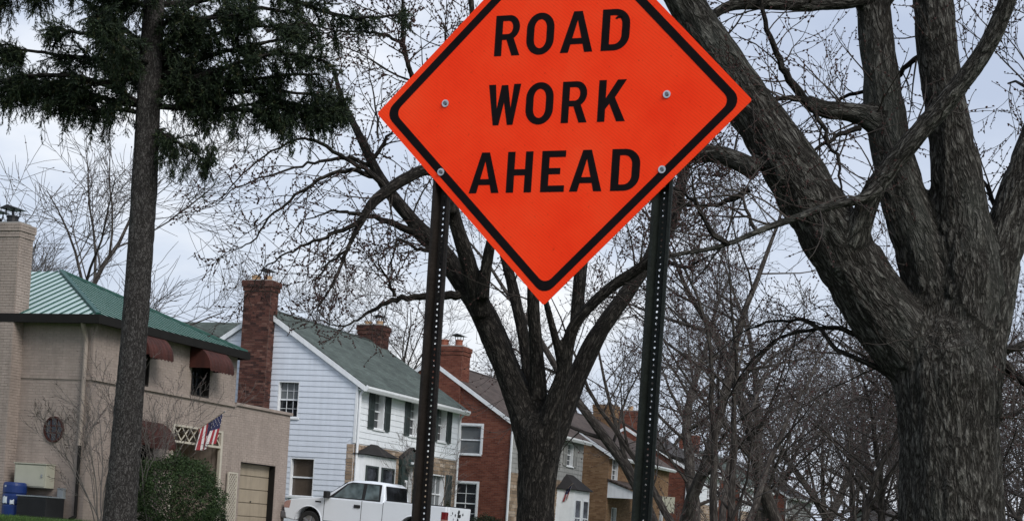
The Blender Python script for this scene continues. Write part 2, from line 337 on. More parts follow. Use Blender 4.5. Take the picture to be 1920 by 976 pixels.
# ------------------------------------------------------------------ the setting: ground, street, pavements
def terrain():
    tsamp = sorted(set([-600, -300, -150, -80, -45, -30] + [-18.5 + .5 * i for i in range(13)] + [-12.5, -11, -9.7] + [-3.1, 0, 3, 30, 120, 600]))
    ssamp = [-600, -200, -60, -20] + list(range(0, 131, 10)) + [180, 300, 900, 1800]
    def sheet(name, tl, sl, dz, m, flat=None):
        v = []; q = []
        for s in sl:
            for t in tl: v.append(ts(t, s, (flat if flat is not None else ground_z(t)) + dz))
        n = len(tl)
        for j in range(len(sl) - 1):
            for i in range(n - 1): q.append((j * n + i, j * n + i + 1, (j + 1) * n + i + 1, (j + 1) * n + i))
        return tag(link(name, fast_mesh(name, [tuple(p) for p in v], q, smooth=True), m), kind='structure')
    sheet('ground', [t for t in tsamp if t <= -9.7] + [-9.55, -9.5, -3.5, -3.45] + [t for t in tsamp if t >= -3.1], ssamp, 0, M['grass']).name = 'ground'
    g = bpy.data.objects['ground']; me = g.data; N0 = len(me.vertices)
    for v in me.vertices:                         # the carriageway is dug in
        t, s = to_ts(v.co)
        if -9.52 < t < -3.48: v.co.z = -.03
    sheet('street', [-9.4, -3.6], [-60, 0, 60, 130, 300], .0, M['asphalt'], 0.0)
    sheet('pavement', [-12.7, -12.2, -11.6, -11.3], [-60, 0, 60, 130, 300], .012, M['concrete'])
    for t0 in (-9.55, -3.6):
        mb = MB(); a = [ts(t0, -60), ts(t0 + .15, -60), ts(t0 + .15, 300), ts(t0, 300)]
        n = 0
        for z in (-.03, .135): mb.v += [(p.x, p.y, z) for p in a]
        mb.f += [(3, 2, 1, 0), (4, 5, 6, 7), (0, 1, 5, 4), (1, 2, 6, 5), (2, 3, 7, 6), (3, 0, 4, 7)]
        tag(mb.build('kerb', M['concrete']), kind='structure')
    for s0, s1 in ((41.0, 47.0), (70.0, 73.5)):
        tl = [-24.2, -21, -18.5, -17.5, -16.5, -15.5, -14.5, -13.5, -12.72]
        sheet('driveway', tl, [s0, s1], .02, M['concrete'])
        sheet('driveway', [-11.28, -10.4, -9.56], [s0, s1], .02, M['concrete'])
    # short grass on the lawn before the first house (the strip seen at the lower left)
    rng = np.random.default_rng(5); n = 26000
    t = rng.uniform(-29, -19, n); s = rng.uniform(25, 33.3, n)
    keep = ~((t < -26.1) & (s > 32.9)); t, s = t[keep], s[keep]; n = len(t)
    base = np.stack([t * CP + s * SP, -t * SP + s * CP, np.array([ground_z(q) for q in t])], 1)
    h = rng.uniform(.05, .12, n); az = rng.uniform(0, 6.28, n); ln = rng.uniform(0, .05, n); w = .008
    d = np.stack([np.cos(az), np.sin(az), np.zeros(n)], 1); e = np.stack([-np.sin(az), np.cos(az), np.zeros(n)], 1)
    vv = np.stack([base - e * w, base + e * w, base + d * ln[:, None] + np.array([0, 0, 1]) * h[:, None]], 1).reshape(-1, 3)
    r = np.repeat(rng.uniform(0, 1, n), 3)
    tag(link('grass', fast_mesh('grass', vv, None, np.arange(3 * n).reshape(-1, 3), {'rnd': r}, False), M['blade']), 'short green lawn grass in front of the beige brick house', 'grass', kind='stuff')
terrain()

# ------------------------------------------------------------------ house kit
class Fr:                                    # a wall plane: u along the wall, d inwards, z up
    def __init__(s, o, u, n): s.o, s.u, s.n = Vector(o), Vector(u), Vector(n)
    def P(s, u, d, z): p = s.o + s.u * u - s.n * d; return (p.x, p.y, p.z + z)
    def box(s, mb, u0, u1, d0, d1, z0, z1):
        n = len(mb.v)
        mb.v += [s.P(u0, d0, z0), s.P(u1, d0, z0), s.P(u1, d1, z0), s.P(u0, d1, z0), s.P(u0, d0, z1), s.P(u1, d0, z1), s.P(u1, d1, z1), s.P(u0, d1, z1)]
        mb.f += [tuple(n + i for i in q) for q in ((3, 2, 1, 0), (4, 5, 6, 7), (0, 1, 5, 4), (1, 2, 6, 5), (2, 3, 7, 6), (3, 0, 4, 7))]
    def poly(s, mb, pts, d0, d1):
        n = len(mb.v); k = len(pts)
        for d in (d0, d1): mb.v += [s.P(u, d, z) for u, z in pts]
        mb.f += [tuple(n + i for i in range(k)), tuple(n + k + i for i in range(k))[::-1]]
        for i in range(k): j = (i + 1) % k; mb.f.append((n + i, n + j, n + k + j, n + k + i))
FRONT = Fr((0, 0, 0), (0, 1, 0), (1, 0, 0)); END = Fr((0, 0, 0), (1, 0, 0), (0, -1, 0))
def wall(parent, fr, u0, u1, z0, z1, ops, m, thick=.3, gable=None, name='wall'):
    us = sorted(set([u0, u1] + [v for o in ops for v in o[:2] if u0 < v < u1])); zs = sorted(set([z0, z1] + [v for o in ops for v in o[2:4] if z0 < v < z1]))
    mb = MB()
    hole = lambda u, z: any(o[0] < u < o[1] and o[2] < z < o[3] for o in ops)
    for a, b in zip(us, us[1:]):
        for c, d in zip(zs, zs[1:]):
            if hole((a + b) / 2, (c + d) / 2): continue
            for dd in (0, thick): mb.quad(fr.P(a, dd, c), fr.P(b, dd, c), fr.P(b, dd, d), fr.P(a, dd, d))
    for o in ops:
        a, b, c, d = o[:4]
        mb.quad(fr.P(a, 0, c), fr.P(a, thick, c), fr.P(a, thick, d), fr.P(a, 0, d)); mb.quad(fr.P(b, 0, c), fr.P(b, thick, c), fr.P(b, thick, d), fr.P(b, 0, d))
        mb.quad(fr.P(a, 0, c), fr.P(b, 0, c), fr.P(b, thick, c), fr.P(a, thick, c)); mb.quad(fr.P(a, 0, d), fr.P(b, 0, d), fr.P(b, thick, d), fr.P(a, thick, d))
    if gable: mb.quad(*[fr.P(u, 0, z) for u, z in gable]); mb.quad(*[fr.P(u, thick, z) for u, z in gable])
    return mb.build(name, m, parent)
def cut(a, b, ops, z0, z1):
    iv = [(a, b)]
    for o in ops:
        if o[2] < z1 - .01 and o[3] > z0 + .01:
            nx = []
            for p, q in iv:
                if o[1] <= p or o[0] >= q: nx.append((p, q)); continue
                if o[0] > p: nx.append((p, o[0]))
                if o[1] < q: nx.append((o[1], q))
            iv = nx
    return [(p, q) for p, q in iv if q - p > .03]
def bricks(parent, fr, ufn, z0, z1, ops, m, bw=.215, bh=.070, j=.010, proud=.008, seed=1, name='brick_courses', vary=0.0, roughz=.0):
    rng = random.Random(seed); V_ = []; F_ = []; R_ = []; z = z0; row = 0
    while z < z1 - .02:
        h = bh * (1 + (rng.uniform(-vary, vary) if vary else 0)); zt = min(z + h, z1)
        ua, ub = ufn((z + zt) / 2)
        for p, q in cut(ua, ub, ops, z, zt):
            u = p - (bw / 2 if row % 2 else 0) * 1.0 - rng.uniform(0, bw * vary)
            while u < q - .01:
                w = bw * (1 + (rng.uniform(-vary, vary * 1.5) if vary else 0)); a = max(u, p) + j / 2; b = min(u + w, q) - j / 2; u += w
                if b - a < .012: continue
                d = -proud * rng.uniform(.6, 1.3) - roughz * rng.random(); n = len(V_); c0, c1 = z + j / 2, zt - j / 2
                V_ += [fr.P(a, d, c0), fr.P(b, d, c0), fr.P(b, d, c1), fr.P(a, d, c1), fr.P(a, .004, c0), fr.P(b, .004, c0), fr.P(b, .004, c1), fr.P(a, .004, c1)]
                F_ += [(n, n + 1, n + 2, n + 3), (n, n + 4, n + 5, n + 1), (n + 1, n + 5, n + 6, n + 2), (n + 2, n + 6, n + 7, n + 3), (n + 3, n + 7, n + 4, n)]
                R_ += [rng.random()] * 8
        z = zt; row += 1
    if not V_: return
    me = fast_mesh(name, V_, F_, None, {'rnd': R_}, False)
    bm = bmesh.new(); bm.from_mesh(me); bmesh.ops.recalc_face_normals(bm, faces=bm.faces); bm.to_mesh(me); bm.free()
    return link(name, me, m, parent, kind='stuff')
def siding(parent, fr, ufn, z0, z1, ops, m, ex=.19):
    z = z0; k = 0
    rng = random.Random(int(z0 * 100 + ex * 999))
    while z < z1 - .02:
        zt = min(z + ex, z1); (a0, b0), (a1, b1) = ufn(z), ufn(zt)
        ivs = cut(min(a0, a1), max(b0, b1), ops, z, zt)
        for p, q in ivs:
            pa0, pa1 = max(p, a0), max(p, a1); qb0, qb1 = min(q, b0), min(q, b1)
            if qb0 - pa0 < .05: continue
            qb1 = max(qb1, pa1 + .005)
            jt = rng.uniform(-.002, .002)
            mb = MB(); mb.v = [fr.P(pa0, -.026 + jt, z + .003), fr.P(qb0, -.026 + jt, z + .003), fr.P(qb0, -.002, z + .003), fr.P(pa0, -.002, z + .003),
                               fr.P(pa1, -.010 + jt, zt), fr.P(qb1, -.010 + jt, zt), fr.P(qb1, -.002, zt), fr.P(pa1, -.002, zt)]
            mb.f = [(3, 2, 1, 0), (4, 5, 6, 7), (0, 1, 5, 4), (1, 2, 6, 5), (2, 3, 7, 6), (3, 0, 4, 7)]
            mb.build('siding_board', m, parent)
        z = zt
PANE = MB().box(0, 1, 0, 1, 0, 1).mesh('pane')
def window(parent, fr, op, rec=.14, cols=2, rows=2, up=None, low=None, fm=None, casing=0.0, sill=True, bars=.025, double=True):
    a, b, c, d = op; fm = fm or M['white']; up = up or M['glass']; low = low or M['glass']; mb = MB()
    jt = .035
    fr.box(mb, a + .002, a + jt, -.02, rec + .06, c + .002, d - .002); fr.box(mb, b - jt, b - .002, -.02, rec + .06, c + .002, d - .002)
    fr.box(mb, a + jt, b - jt, -.02, rec + .06, d - jt, d - .002); fr.box(mb, a + jt, b - jt, -.02, rec + .06, c + .002, c + jt)
    if casing:
        fr.box(mb, a - casing, a, -.045, .0, c - .0, d + casing); fr.box(mb, b, b + casing, -.045, .0, c, d + casing); fr.box(mb, a, b, -.045, .0, d, d + casing)
    zm = (c + d) / 2; fr.box(mb, a + jt, b - jt, rec - .03, rec + .02, zm - .025, zm + .025)
    A, B = a + jt, b - jt
    halves = ((c + jt, zm - .025, low), (zm + .025, d - jt, up)) if double else ((c + jt, d - jt, low),)
    for z0, z1, g in halves:
        for i in range(1, cols):
            u = A + (B - A) * i / cols; fr.box(mb, u - bars / 2, u + bars / 2, rec - .01, rec + .015, z0, z1)
        for k in range(1, rows):
            z = z0 + (z1 - z0) * k / rows; fr.box(mb, A, B, rec - .012, rec + .013, z - bars / 2, z + bars / 2)
    w = mb.build('window', fm, parent)
    for z0, z1, g in halves:
        for i in range(cols):
            for k in range(rows):
                u0 = A + (B - A) * i / cols + .004; u1 = A + (B - A) * (i + 1) / cols - .004; q0 = z0 + (z1 - z0) * k / rows + .004; q1 = z0 + (z1 - z0) * (k + 1) / rows - .004
                m2 = MB(); tl = random.uniform(-.004, .004); n = 0
                m2.v = [fr.P(u0, rec + .02 + tl, q0), fr.P(u1, rec + .02 - tl, q0), fr.P(u1, rec + .02, q1), fr.P(u0, rec + .02, q1), fr.P(u0, rec + .03, q0), fr.P(u1, rec + .03, q0), fr.P(u1, rec + .03, q1), fr.P(u0, rec + .03, q1)]
                m2.f = [(0, 1, 2, 3), (7, 6, 5, 4), (0, 4, 5, 1), (1, 5, 6, 2), (2, 6, 7, 3), (3, 7, 4, 0)]
                m2.build('pane', g, w)
    mb = MB(); fr.box(mb, a - .02, b + .02, rec + .05, rec + .08, c - .02, d + .02); mb.build('backing', M['dark'], w)
    if sill:
        mb = MB(); fr.box(mb, a - .06, b + .06, -.07, .0, c - .06, c - .002); mb.build('sill', fm, w)
    return w
def shutter(parent, fr, u0, u1, z0, z1, m):
    mb = MB(); fr.box(mb, u0, u1, -.050, -.036, z0, z1)
    for a, b in ((u0, u0 + .05), (u1 - .05, u1)): fr.box(mb, a, b, -.072, -.050, z0, z1)
    for c, d in ((z0, z0 + .06), ((z0 + z1) / 2 - .03, (z0 + z1) / 2 + .03), (z1 - .06, z1)): fr.box(mb, u0 + .05, u1 - .05, -.070, -.050, c, d)
    sh = mb.build('shutter', m, parent)
    mb = MB(); z = z0 + .07
    while z < z1 - .08:
        if abs(z - (z0 + z1) / 2) > .05: fr.box(mb, u0 + .05, u1 - .05, -.066, -.050, z, z + .02)
        z += .045
    mb.build('louvres', m, sh)
def roof_slab(name, corners, thick, m, parent):
    """corners: quad/tri of top surface (eave, eave, ridge, ridge); thickness downwards; UV in metres"""
    me = bpy.data.meshes.new(name); k = len(corners); c = [Vector(p) for p in corners]
    me.from_pydata([tuple(p) for p in c] + [(p.x, p.y, p.z - thick) for p in c], [], [tuple(range(k)), tuple(range(k, 2 * k))[::-1]] + [(i, k + i, k + (i + 1) % k, (i + 1) % k) for i in range(k)])
    e = (c[1] - c[0]).normalized(); nrm = (c[1] - c[0]).cross(c[2] - c[0]).normalized(); up = nrm.cross(e)
    uv = me.uv_layers.new(name='UVMap')
    for l in me.loops: p = me.vertices[l.vertex_index].co - c[0]; uv.data[l.index].uv = (p.dot(e), p.dot(up))
    bm = bmesh.new(); bm.from_mesh(me); bmesh.ops.recalc_face_normals(bm, faces=bm.faces); bm.to_mesh(me); bm.free()
    return link(name, me, m, parent)
def tube_mb(pts, r, n=8):
    mb = MB()
    for a, b in zip(pts, pts[1:]): mb.cyl(a, b, r, r, n)
    return mb
def gable_roof(h, D, L, ez, az, m, oh=.25, rk=.12, thick=.12, trim=None):
    """ridge along y at x=-D/2; ez eave height at wall, az apex height"""
    k = (az - ez) / (D / 2); t = thick
    r = roof_slab('roof', [(oh, -rk, ez - oh * k + t), (oh, L + rk, ez - oh * k + t), (-D / 2, L + rk, az + t), (-D / 2, -rk, az + t)], t, m, h)
    r2 = roof_slab('roof', [(-D - oh, L + rk, ez - oh * k + t), (-D - oh, -rk, ez - oh * k + t), (-D / 2, -rk, az + t), (-D / 2, L + rk, az + t)], t, m, h)
    trim = trim or M['white']
    for x0, sgn in ((oh, 1), (-D - oh, -1)):                                  # rake boards on both gable ends
        for y0, y1 in ((-rk - .03, -rk - .003), (L + rk + .003, L + rk + .03)):
            mb = MB(); mb.prism([(x0, ez - oh * k - .10), (x0, ez - oh * k + t - .035), (-D / 2, az + t - .035), (-D / 2, az - .10)], (y0, y1), 'xz'); mb.build('rake_board', trim, h)
    mb = MB(); mb.box(-.002, oh - .02, 0, L, ez - oh * k - .06, ez - oh * k - .02); mb.build('soffit', trim, h)
    mb = MB(); g = ez - oh * k
    mb.prism([(oh + .002, g - .10), (oh + .002, g + t - .05), (oh + .13, g + t - .05), (oh + .13, g + .0), (oh + .07, g - .10)], (-rk, L + rk), 'xz')
    mb.build('gutter', trim, h)
    mb = MB(); mb.prism([(-D / 2 - .12, az + t - .06), (-D / 2, az + t + .025), (-D / 2 + .12, az + t - .06)], (-rk, L + rk), 'xz'); mb.build('ridge_cap', m, h)
    return r
def chimney(h, x0, x1, y0, y1, z0, z1, bm_, corb=.06, flues=None, fm=None, seed=3, cap=True):
    mb = MB(); mb.box(x0, x1, y0, y1, z0, z1)
    c = mb.build('chimney', M['mortar'] if bm_ is not M['beige_brick'] else M['beige_mortar'], h)
    fe = Fr((x0, y0, 0), (1, 0, 0), (0, -1, 0)); fr_ = Fr((x1, y0, 0), (0, 1, 0), (1, 0, 0))
    bricks(c, fe, lambda z: (0, x1 - x0), z0, z1 - .35, [], bm_, seed=seed, proud=.012); bricks(c, fr_, lambda z: (0, y1 - y0), z0, z1 - .35, [], bm_, seed=seed + 1, proud=.012)
    for i, (a, e) in enumerate(((.35, corb * .5), (.20, corb))):
        mb = MB(); mb.box(x0 - e, x1 + e, y0 - e, y1 + e, z1 - a, z1 - a + .15 if i == 0 else z1); mb.build('corbel', c.data.materials[0], c)
        bricks(c, Fr((x0 - e, y0 - e, 0), (1, 0, 0), (0, -1, 0)), lambda z: (0, x1 - x0 + 2 * e), z1 - a, z1 - a + .15 if i == 0 else z1, [], bm_, seed=seed + 5 + i, proud=.012)
        bricks(c, Fr((x1 + e, y0 - e, 0), (0, 1, 0), (1, 0, 0)), lambda z: (0, y1 - y0 + 2 * e), z1 - a, z1 - a + .15 if i == 0 else z1, [], bm_, seed=seed + 8 + i, proud=.012)
    mb = MB(); mb.box(x0 + .04, x1 - .04, y0 + .04, y1 - .04, z1, z1 + .05); mb.build('crown_slab', M['concrete'], c)
    for i, (fx, r, hh, capd) in enumerate(flues or []):
        yc = (y0 + y1) / 2; mb = MB(); mb.cyl((fx, yc, z1 + .045), (fx, yc, z1 + .05 + hh), r, r * .96, 14); mb.cyl((fx, yc, z1 + .05 + hh), (fx, yc, z1 + .10 + hh), r * 1.08, r * 1.08, 14)
        mb.build('flue', fm or M['flue'], c, smooth=False)
        if capd:
            mb = MB(); zc = z1 + .10 + hh
            for sx in (-1, 1):
                for sy in (-1, 1): mb.box(fx + sx * r * .8 - .012, fx + sx * r * .8 + .012, yc + sy * r * .8 - .012, yc + sy * r * .8 + .012, zc, zc + .16)
            mb.prism([(fx - r * 1.7, zc + .16), (fx + r * 1.7, zc + .16), (fx, zc + .25)], (yc - r * 1.7, yc + r * 1.7), 'xz')
            mb.build('flue_cap', M['cap'], c)
    return c
def downspout(h, pts, m, r=.045):
    mb = MB()
    for a, b in zip(pts, pts[1:]): mb.cyl(a, b, r, r, 8)
    o = mb.build('downspout', m, h)
    for p in pts[2:-1]: pass
    return o
def body(h, x0, x1, y0, y1, z0, z1, m, name='rear_wall', gable=None):
    """the two unseen sides: back and far end"""
    mb = MB(); mb.quad((x0, y0, z0), (x0, y1, z0), (x0, y1, z1), (x0, y0, z1)); mb.quad((x0, y1, z0), (x1, y1, z0), (x1, y1, z1), (x0, y1, z1))
    if gable: mb.quad((x0, y1, z1), (x1, y1, z1), ((x0 + x1) / 2, y1, gable))
    return mb.build(name, m, h)
def place(name, label, cat, t, s, zg=LAWN, group=None): return thing(name, label, cat, ts(t, s, zg), -PHI, group)
HG = 'houses along the left side of the street'

# ---- beige painted-brick house with green metal roof
def beige_house():
    h = place('brick_house', 'beige painted brick house with green metal roof and maroon awnings', 'house', -24.5, 33.43, .86, HG)
    D, L1, L2 = 9.0, 6.85, 10.15; EZ, BZ = 5.12, 3.60
    fo = [(1.55, 2.45, BZ + .06, 4.75), (4.5, 5.42, BZ + .06, 4.75), (3.72, 6.3, .0, 2.80), (7.4, 9.45, .0, 2.0), (1.9, 2.9, .9, 2.2)]
    eo = []
    wl = wall(h, FRONT, 0, L1, 0, EZ, [o for o in fo if o[1] < L1 + .1], M['beige_mortar'], .3); wall(h, FRONT, L1, L2, 0, BZ, [fo[3]], M['beige_mortar'], .3)
    we = wall(h, END, -D, 0, 0, EZ, [], M['beige_mortar'], .3)
    body(h, -D, 0, 0, L1, 0, EZ, M['beige_mortar'])
    mb = MB(); mb.box(-D, -.3, L1, L2, BZ - .25, BZ - .05); mb.build('flat_roof', M['shingle_dark'], h)
    mb = MB(); mb.quad((-D, L1, 0), (-D, L2, 0), (-D, L2, BZ), (-D, L1, BZ)); mb.quad((-D, L2, 0), (0, L2, 0), (0, L2, BZ), (-D, L2, BZ)); mb.build('rear_wall', M['beige_mortar'], h)
    mb = MB(); mb.box(-D, 0, L1 - .3, L1, BZ, EZ); mb.build('wall', M['beige_mortar'], h)
    bricks(wl, FRONT, lambda z: (0, L1 if z > BZ else L2), 0, EZ, fo, M['beige_brick'], seed=11, proud=.006)
    bricks(we, END, lambda z: (-6.5, 0), 0, EZ, [], M['beige_brick'], seed=12, proud=.006)
    bricks(wl, Fr((0, L1, 0), (-1, 0, 0), (0, 1, 0)), lambda z: (0, 3), BZ, EZ, [], M['beige_brick'], seed=13, proud=.006)
    # projecting stone band and coping
    mb = MB(); mb.box(-D, .03, -.03, -.004, BZ - .05, BZ + .03); mb.build('string_course', M['beige_mortar'], h)
    mb = MB(); mb.box(.004, .07, -.03, L1, BZ - .05, BZ + .04); mb.build('string_course', M['beige_mortar'], h)
    mb = MB(); mb.box(-.36, .07, L1 + .003, L2 + .06, BZ + .003, BZ + .09); mb.build('coping', M['beige_mortar'], h, .01)
    # hip roof, ridge running back from the street
    oh = .30; oy = .0; ry = L1 / 2; rx = -3.75; rz = 6.87; e0 = EZ + .02
    A, B = (oh, -oh, e0), (oh, L1 + oy, e0); C_, D_ = (-D - oh, -oh, e0), (-D - oh, L1 + oy, e0); R1, R2 = (rx, ry, rz), (-D - oh + 3.75, ry, rz)
    rf = roof_slab('roof', [C_, A, R1, R2], .06, M['metal_green'], h); rf2 = roof_slab('roof', [A, B, R1], .06, M['metal_green'], h)
    roof_slab('roof', [B, D_, R2, R1], .06, M['metal_green'], h); roof_slab('roof', [D_, C_, R2], .06, M['metal_green'], h)
    def seam(parent, p, q, w=.016, hh=.026):
        p, q = Vector(p), Vector(q); d = (q - p).normalized(); sd = d.cross(Vector((0, 0, 1))).normalized() * w; up = sd.cross(d).normalized() * hh
        if up.z < 0: up = -up
        mb = MB(); mb.v = [tuple(p - sd), tuple(p + sd), tuple(q + sd), tuple(q - sd), tuple(p - sd + up), tuple(p + sd + up), tuple(q + sd + up), tuple(q - sd + up)]
        mb.f = [(3, 2, 1, 0), (4, 5, 6, 7), (0, 1, 5, 4), (1, 2, 6, 5), (2, 3, 7, 6), (3, 0, 4, 7)]; mb.build('seam', M['seam_green'], parent)
    x = oh - .25                                                # seams of the slope facing the camera
    while x > -D + 3:
        top = 1.0 if x <= rx else (oh - x) / (oh - rx)
        seam(rf, (x, -oh, e0 + .002), (x, -oh + (ry + oh) * top, e0 + (rz - e0) * top)); x -= .30
    y = -oh + .30
    while y < L1 + oy - .2:
        k = min((y + oh) / (ry + oh), (L1 + oy - y) / (L1 + oy - ry)); seam(rf2, (oh, y, e0 + .002), (oh + (rx - oh) * k, y, e0 + (rz - e0) * k)); y += .30
    for p in (A, B): seam(h if False else rf2, p, R1, .06, .06)
    mb = MB(); o2 = oh + .02
    mb.box(-D - oh, o2 + .1, -o2 - .1, -o2 + .0, EZ - .20, EZ + .02); mb.box(o2, o2 + .1, -o2, L1 + oy, EZ - .20, EZ + .02)
    mb.box(-D - oh, o2, L1 + oy + .002, L1 + oy + .06, EZ - .2, EZ + .02); mb.build('gutter', M['gutter_dark'], h)
    mb = MB(); mb.box(.01, o2, -o2, L1 + oy, EZ - .12, EZ - .06); mb.box(-D - oh, .0, -o2, -.01, EZ - .12, EZ - .06); mb.build('soffit', M['gutter_dark'], h)
    # chimney
    chimney(h, -3.62, -2.16, -.40, .14, 0, 7.42, M['beige_brick'], .05, [(-3.15, .15, .08, True), (-2.62, .15, .14, True)], M['cap'], 31)
    # round window
    mb = MB(); n = 24; cx, cz = -1.02, 2.28
    ring = [(cx + .30 * math.cos(2 * math.pi * i / n), cz + .33 * math.sin(2 * math.pi * i / n)) for i in range(n)]
    inn = [(cx + .255 * math.cos(2 * math.pi * i / n), cz + .285 * math.sin(2 * math.pi * i / n)) for i in range(n)]
    for i in range(n):
        j = (i + 1) % n
        mb.quad(*[(p[0], -.05, p[1]) for p in (ring[i], ring[j], inn[j], inn[i])]); mb.quad((ring[i][0], -.05, ring[i][1]), (ring[j][0], -.05, ring[j][1]), (ring[j][0], .01, ring[j][1]), (ring[i][0], .01, ring[i][1]))
        mb.quad((inn[i][0], -.05, inn[i][1]), (inn[j][0], -.05, inn[j][1]), (inn[j][0], -.008, inn[j][1]), (inn[i][0], -.008, inn[i][1]))
    for a in (-.09, .09): mb.box(cx + a - .012, cx + a + .012, -.04, -.02, cz - .26, cz + .26); mb.box(cx - .24, cx + .24, -.038, -.018, cz + a - .012, cz + a + .012)
    w = mb.build('round_window', M['awning'], h); mb = MB(); mb.prism(inn, (-.020, -.014), 'xz'); mb.build('pane', M['glass'], w)
    # upstairs windows with awnings, small awning below
    for o in (fo[0], fo[1]): window(h, FRONT, o, .16, 2, 2, fm=M['dark'], sill=False)
    window(h, FRONT, fo[4], .16, 2, 2, fm=M['dark'], sill=False)
    def awning(y0, y1, z1, rad, hgt, front=0.0):
        n = 10; arc = [(rad * math.sin(i / n * math.pi / 2), hgt * math.cos(i / n * math.pi / 2)) for i in range(n + 1)]
        mb = MB(); ribs = 7
        for k in range(ribs):
            ya, yb = y0 + (y1 - y0) * k / ribs, y0 + (y1 - y0) * (k + 1) / ribs
            for (xa, za), (xb, zb) in zip(arc, arc[1:]):
                bl = .012
                mb.quad((xa, ya, z1 - hgt + za), (xb, ya, z1 - hgt + zb), (xb + bl, (ya + yb) / 2, z1 - hgt + zb), (xa + bl, (ya + yb) / 2, z1 - hgt + za)); mb.quad((xa + bl, (ya + yb) / 2, z1 - hgt + za), (xb + bl, (ya + yb) / 2, z1 - hgt + zb), (xb, yb, z1 - hgt + zb), (xa, yb, z1 - hgt + za))
            mb.quad((rad, ya, z1 - hgt), (rad, (ya + yb) / 2, z1 - hgt - .09), (rad + .012, (ya + yb) / 2, z1 - hgt), (rad, ya, z1 - hgt)) if False else None
            ym = (ya + yb) / 2; mb.f.append(tuple(range(len(mb.v), len(mb.v) + 5))); mb.v += [(rad + .004, ya, z1 - hgt + .01), (rad + .004, ya, z1 - hgt - .05), (rad + .006, ym, z1 - hgt - .085), (rad + .004, yb, z1 - hgt - .05), (rad + .004, yb, z1 - hgt + .01)]
        for yy in (y0, y1):
            mb.f.append(tuple(range(len(mb.v), len(mb.v) + n + 2))); mb.v += [(a, yy, z1 - hgt + b) for a, b in arc] + [(.0, yy, z1 - hgt)]
        me = mb.mesh('awning', False); o = link('awning', me, M['awning'], h); m_ = o.modifiers.new('s', 'SOLIDIFY'); m_.thickness = .012; return o
    awning(1.45, 2.55, 5.02, .68, .62); awning(4.36, 5.6, 5.02, .68, .62); awning(1.8, 3.0, 2.75, .62, .66)
    # entrance porch: deep recess, lattice header, frame
    mb = MB(); mb.quad((-1.6, 3.6, 0), (-1.6, 6.4, 0), (-1.6, 6.4, 2.9), (-1.6, 3.6, 2.9)); mb.quad((-.3, 3.7, 0), (-1.6, 3.7, 0), (-1.6, 3.7, 2.8), (-.3, 3.7, 2.8)); mb.quad((-.3, 6.32, 0), (-1.6, 6.32, 0), (-1.6, 6.32, 2.8), (-.3, 6.32, 2.8)); mb.quad((-.3, 3.7, 2.82), (-1.6, 3.7, 2.82), (-1.6, 6.32, 2.82), (-.3, 6.32, 2.82)); mb.box(-1.6, 0, 3.7, 6.32, -.05, .05)
    mb.build('porch_recess', M['beige_mortar'], h)
    mb = MB(); mb.box(-1.58, -1.5, 4.5, 5.5, .06, 2.15); d = mb.build('entrance_door', M['door_green'], h); mb = MB(); mb.cyl((-1.5, 4.6, 1.1), (-1.44, 4.6, 1.1), .03); mb.build('knob', M['alu'], d)
    mb = MB(); mb.box(-.06, .03, 6.20, 6.298, 0, 2.798); mb.box(-.06, .03, 3.722, 3.80, 0, 2.798); mb.box(-.06, .03, 3.80, 6.20, 2.74, 2.798); mb.box(-.06, .03, 3.80, 6.20, 2.30, 2.36); fr_ = mb.build('porch_frame', M['lattice'], h)
    nX = 6; w = 2.4 / nX
    for k in range(nX):
        ya = 3.80 + w * k
        for sgn in (0, 1):
            mb = MB(); p, q = ((ya, 2.36), (ya + w, 2.74)) if sgn == 0 else ((ya + w, 2.36), (ya, 2.74)); dx = .025; x0 = -.03 + .022 * sgn
            mb.prism([(p[0] - dx, p[1]), (p[0] + dx, p[1]), (q[0] + dx, q[1]), (q[0] - dx, q[1])], (x0, x0 + .018), 'yz'); mb.build('lattice_slat', M['lattice'], fr_)
    mb = MB(); mb.cyl((-.55, 4.62, 2.30), (-.55, 4.62, 2.46), .075, .05, 12); lam = mb.build('porch_lamp', M['lamp'], h); mb = MB(); mb.cyl((-.55, 4.62, 2.46), (-.55, 4.62, 2.82), .02); mb.build('lamp_stem', M['cap'], lam)
    # garage door, deep set
    g = MB(); g.box(-.27, -.23, 7.402, 9.448, 0.002, 1.998); gd = g.build('garage_door', M['garage_panel'], h)
    for i in range(5):
        mb = MB(); mb.box(-.228, -.20, 7.43, 9.42, .03 + .4 * i, .405 + .4 * i); mb.build('panel', M['garage_panel'], gd, .008)
    mb = MB(); mb.cyl((-.20, 8.4, .86), (-.16, 8.4, .86), .02); mb.build('handle', M['cap'], gd)
    mb = MB(); mb.box(-.22, -.01, 9.425, 9.448, .01, 1.97); mb.box(-.22, -.01, 7.402, 9.448, 1.975, 1.998); mb.build('jamb', M['gutter_dark'], h)
    # rain stains under the band joint are in the brick grime; downspout at the corner
    downspout(h, [(-.12, -oh - .05, EZ - .16), (-.16, -.16, EZ - .42), (-.16, -.09, EZ - .6), (-.16, -.09, 1.9)], M['downspout_tan'], .055)
    downspout(h, [(-.16, -.085, 1.93), (-.16, -.085, .12), (-.12, -.35, .05)], M['gutter_dark'], .045)
    return h
beige_house()

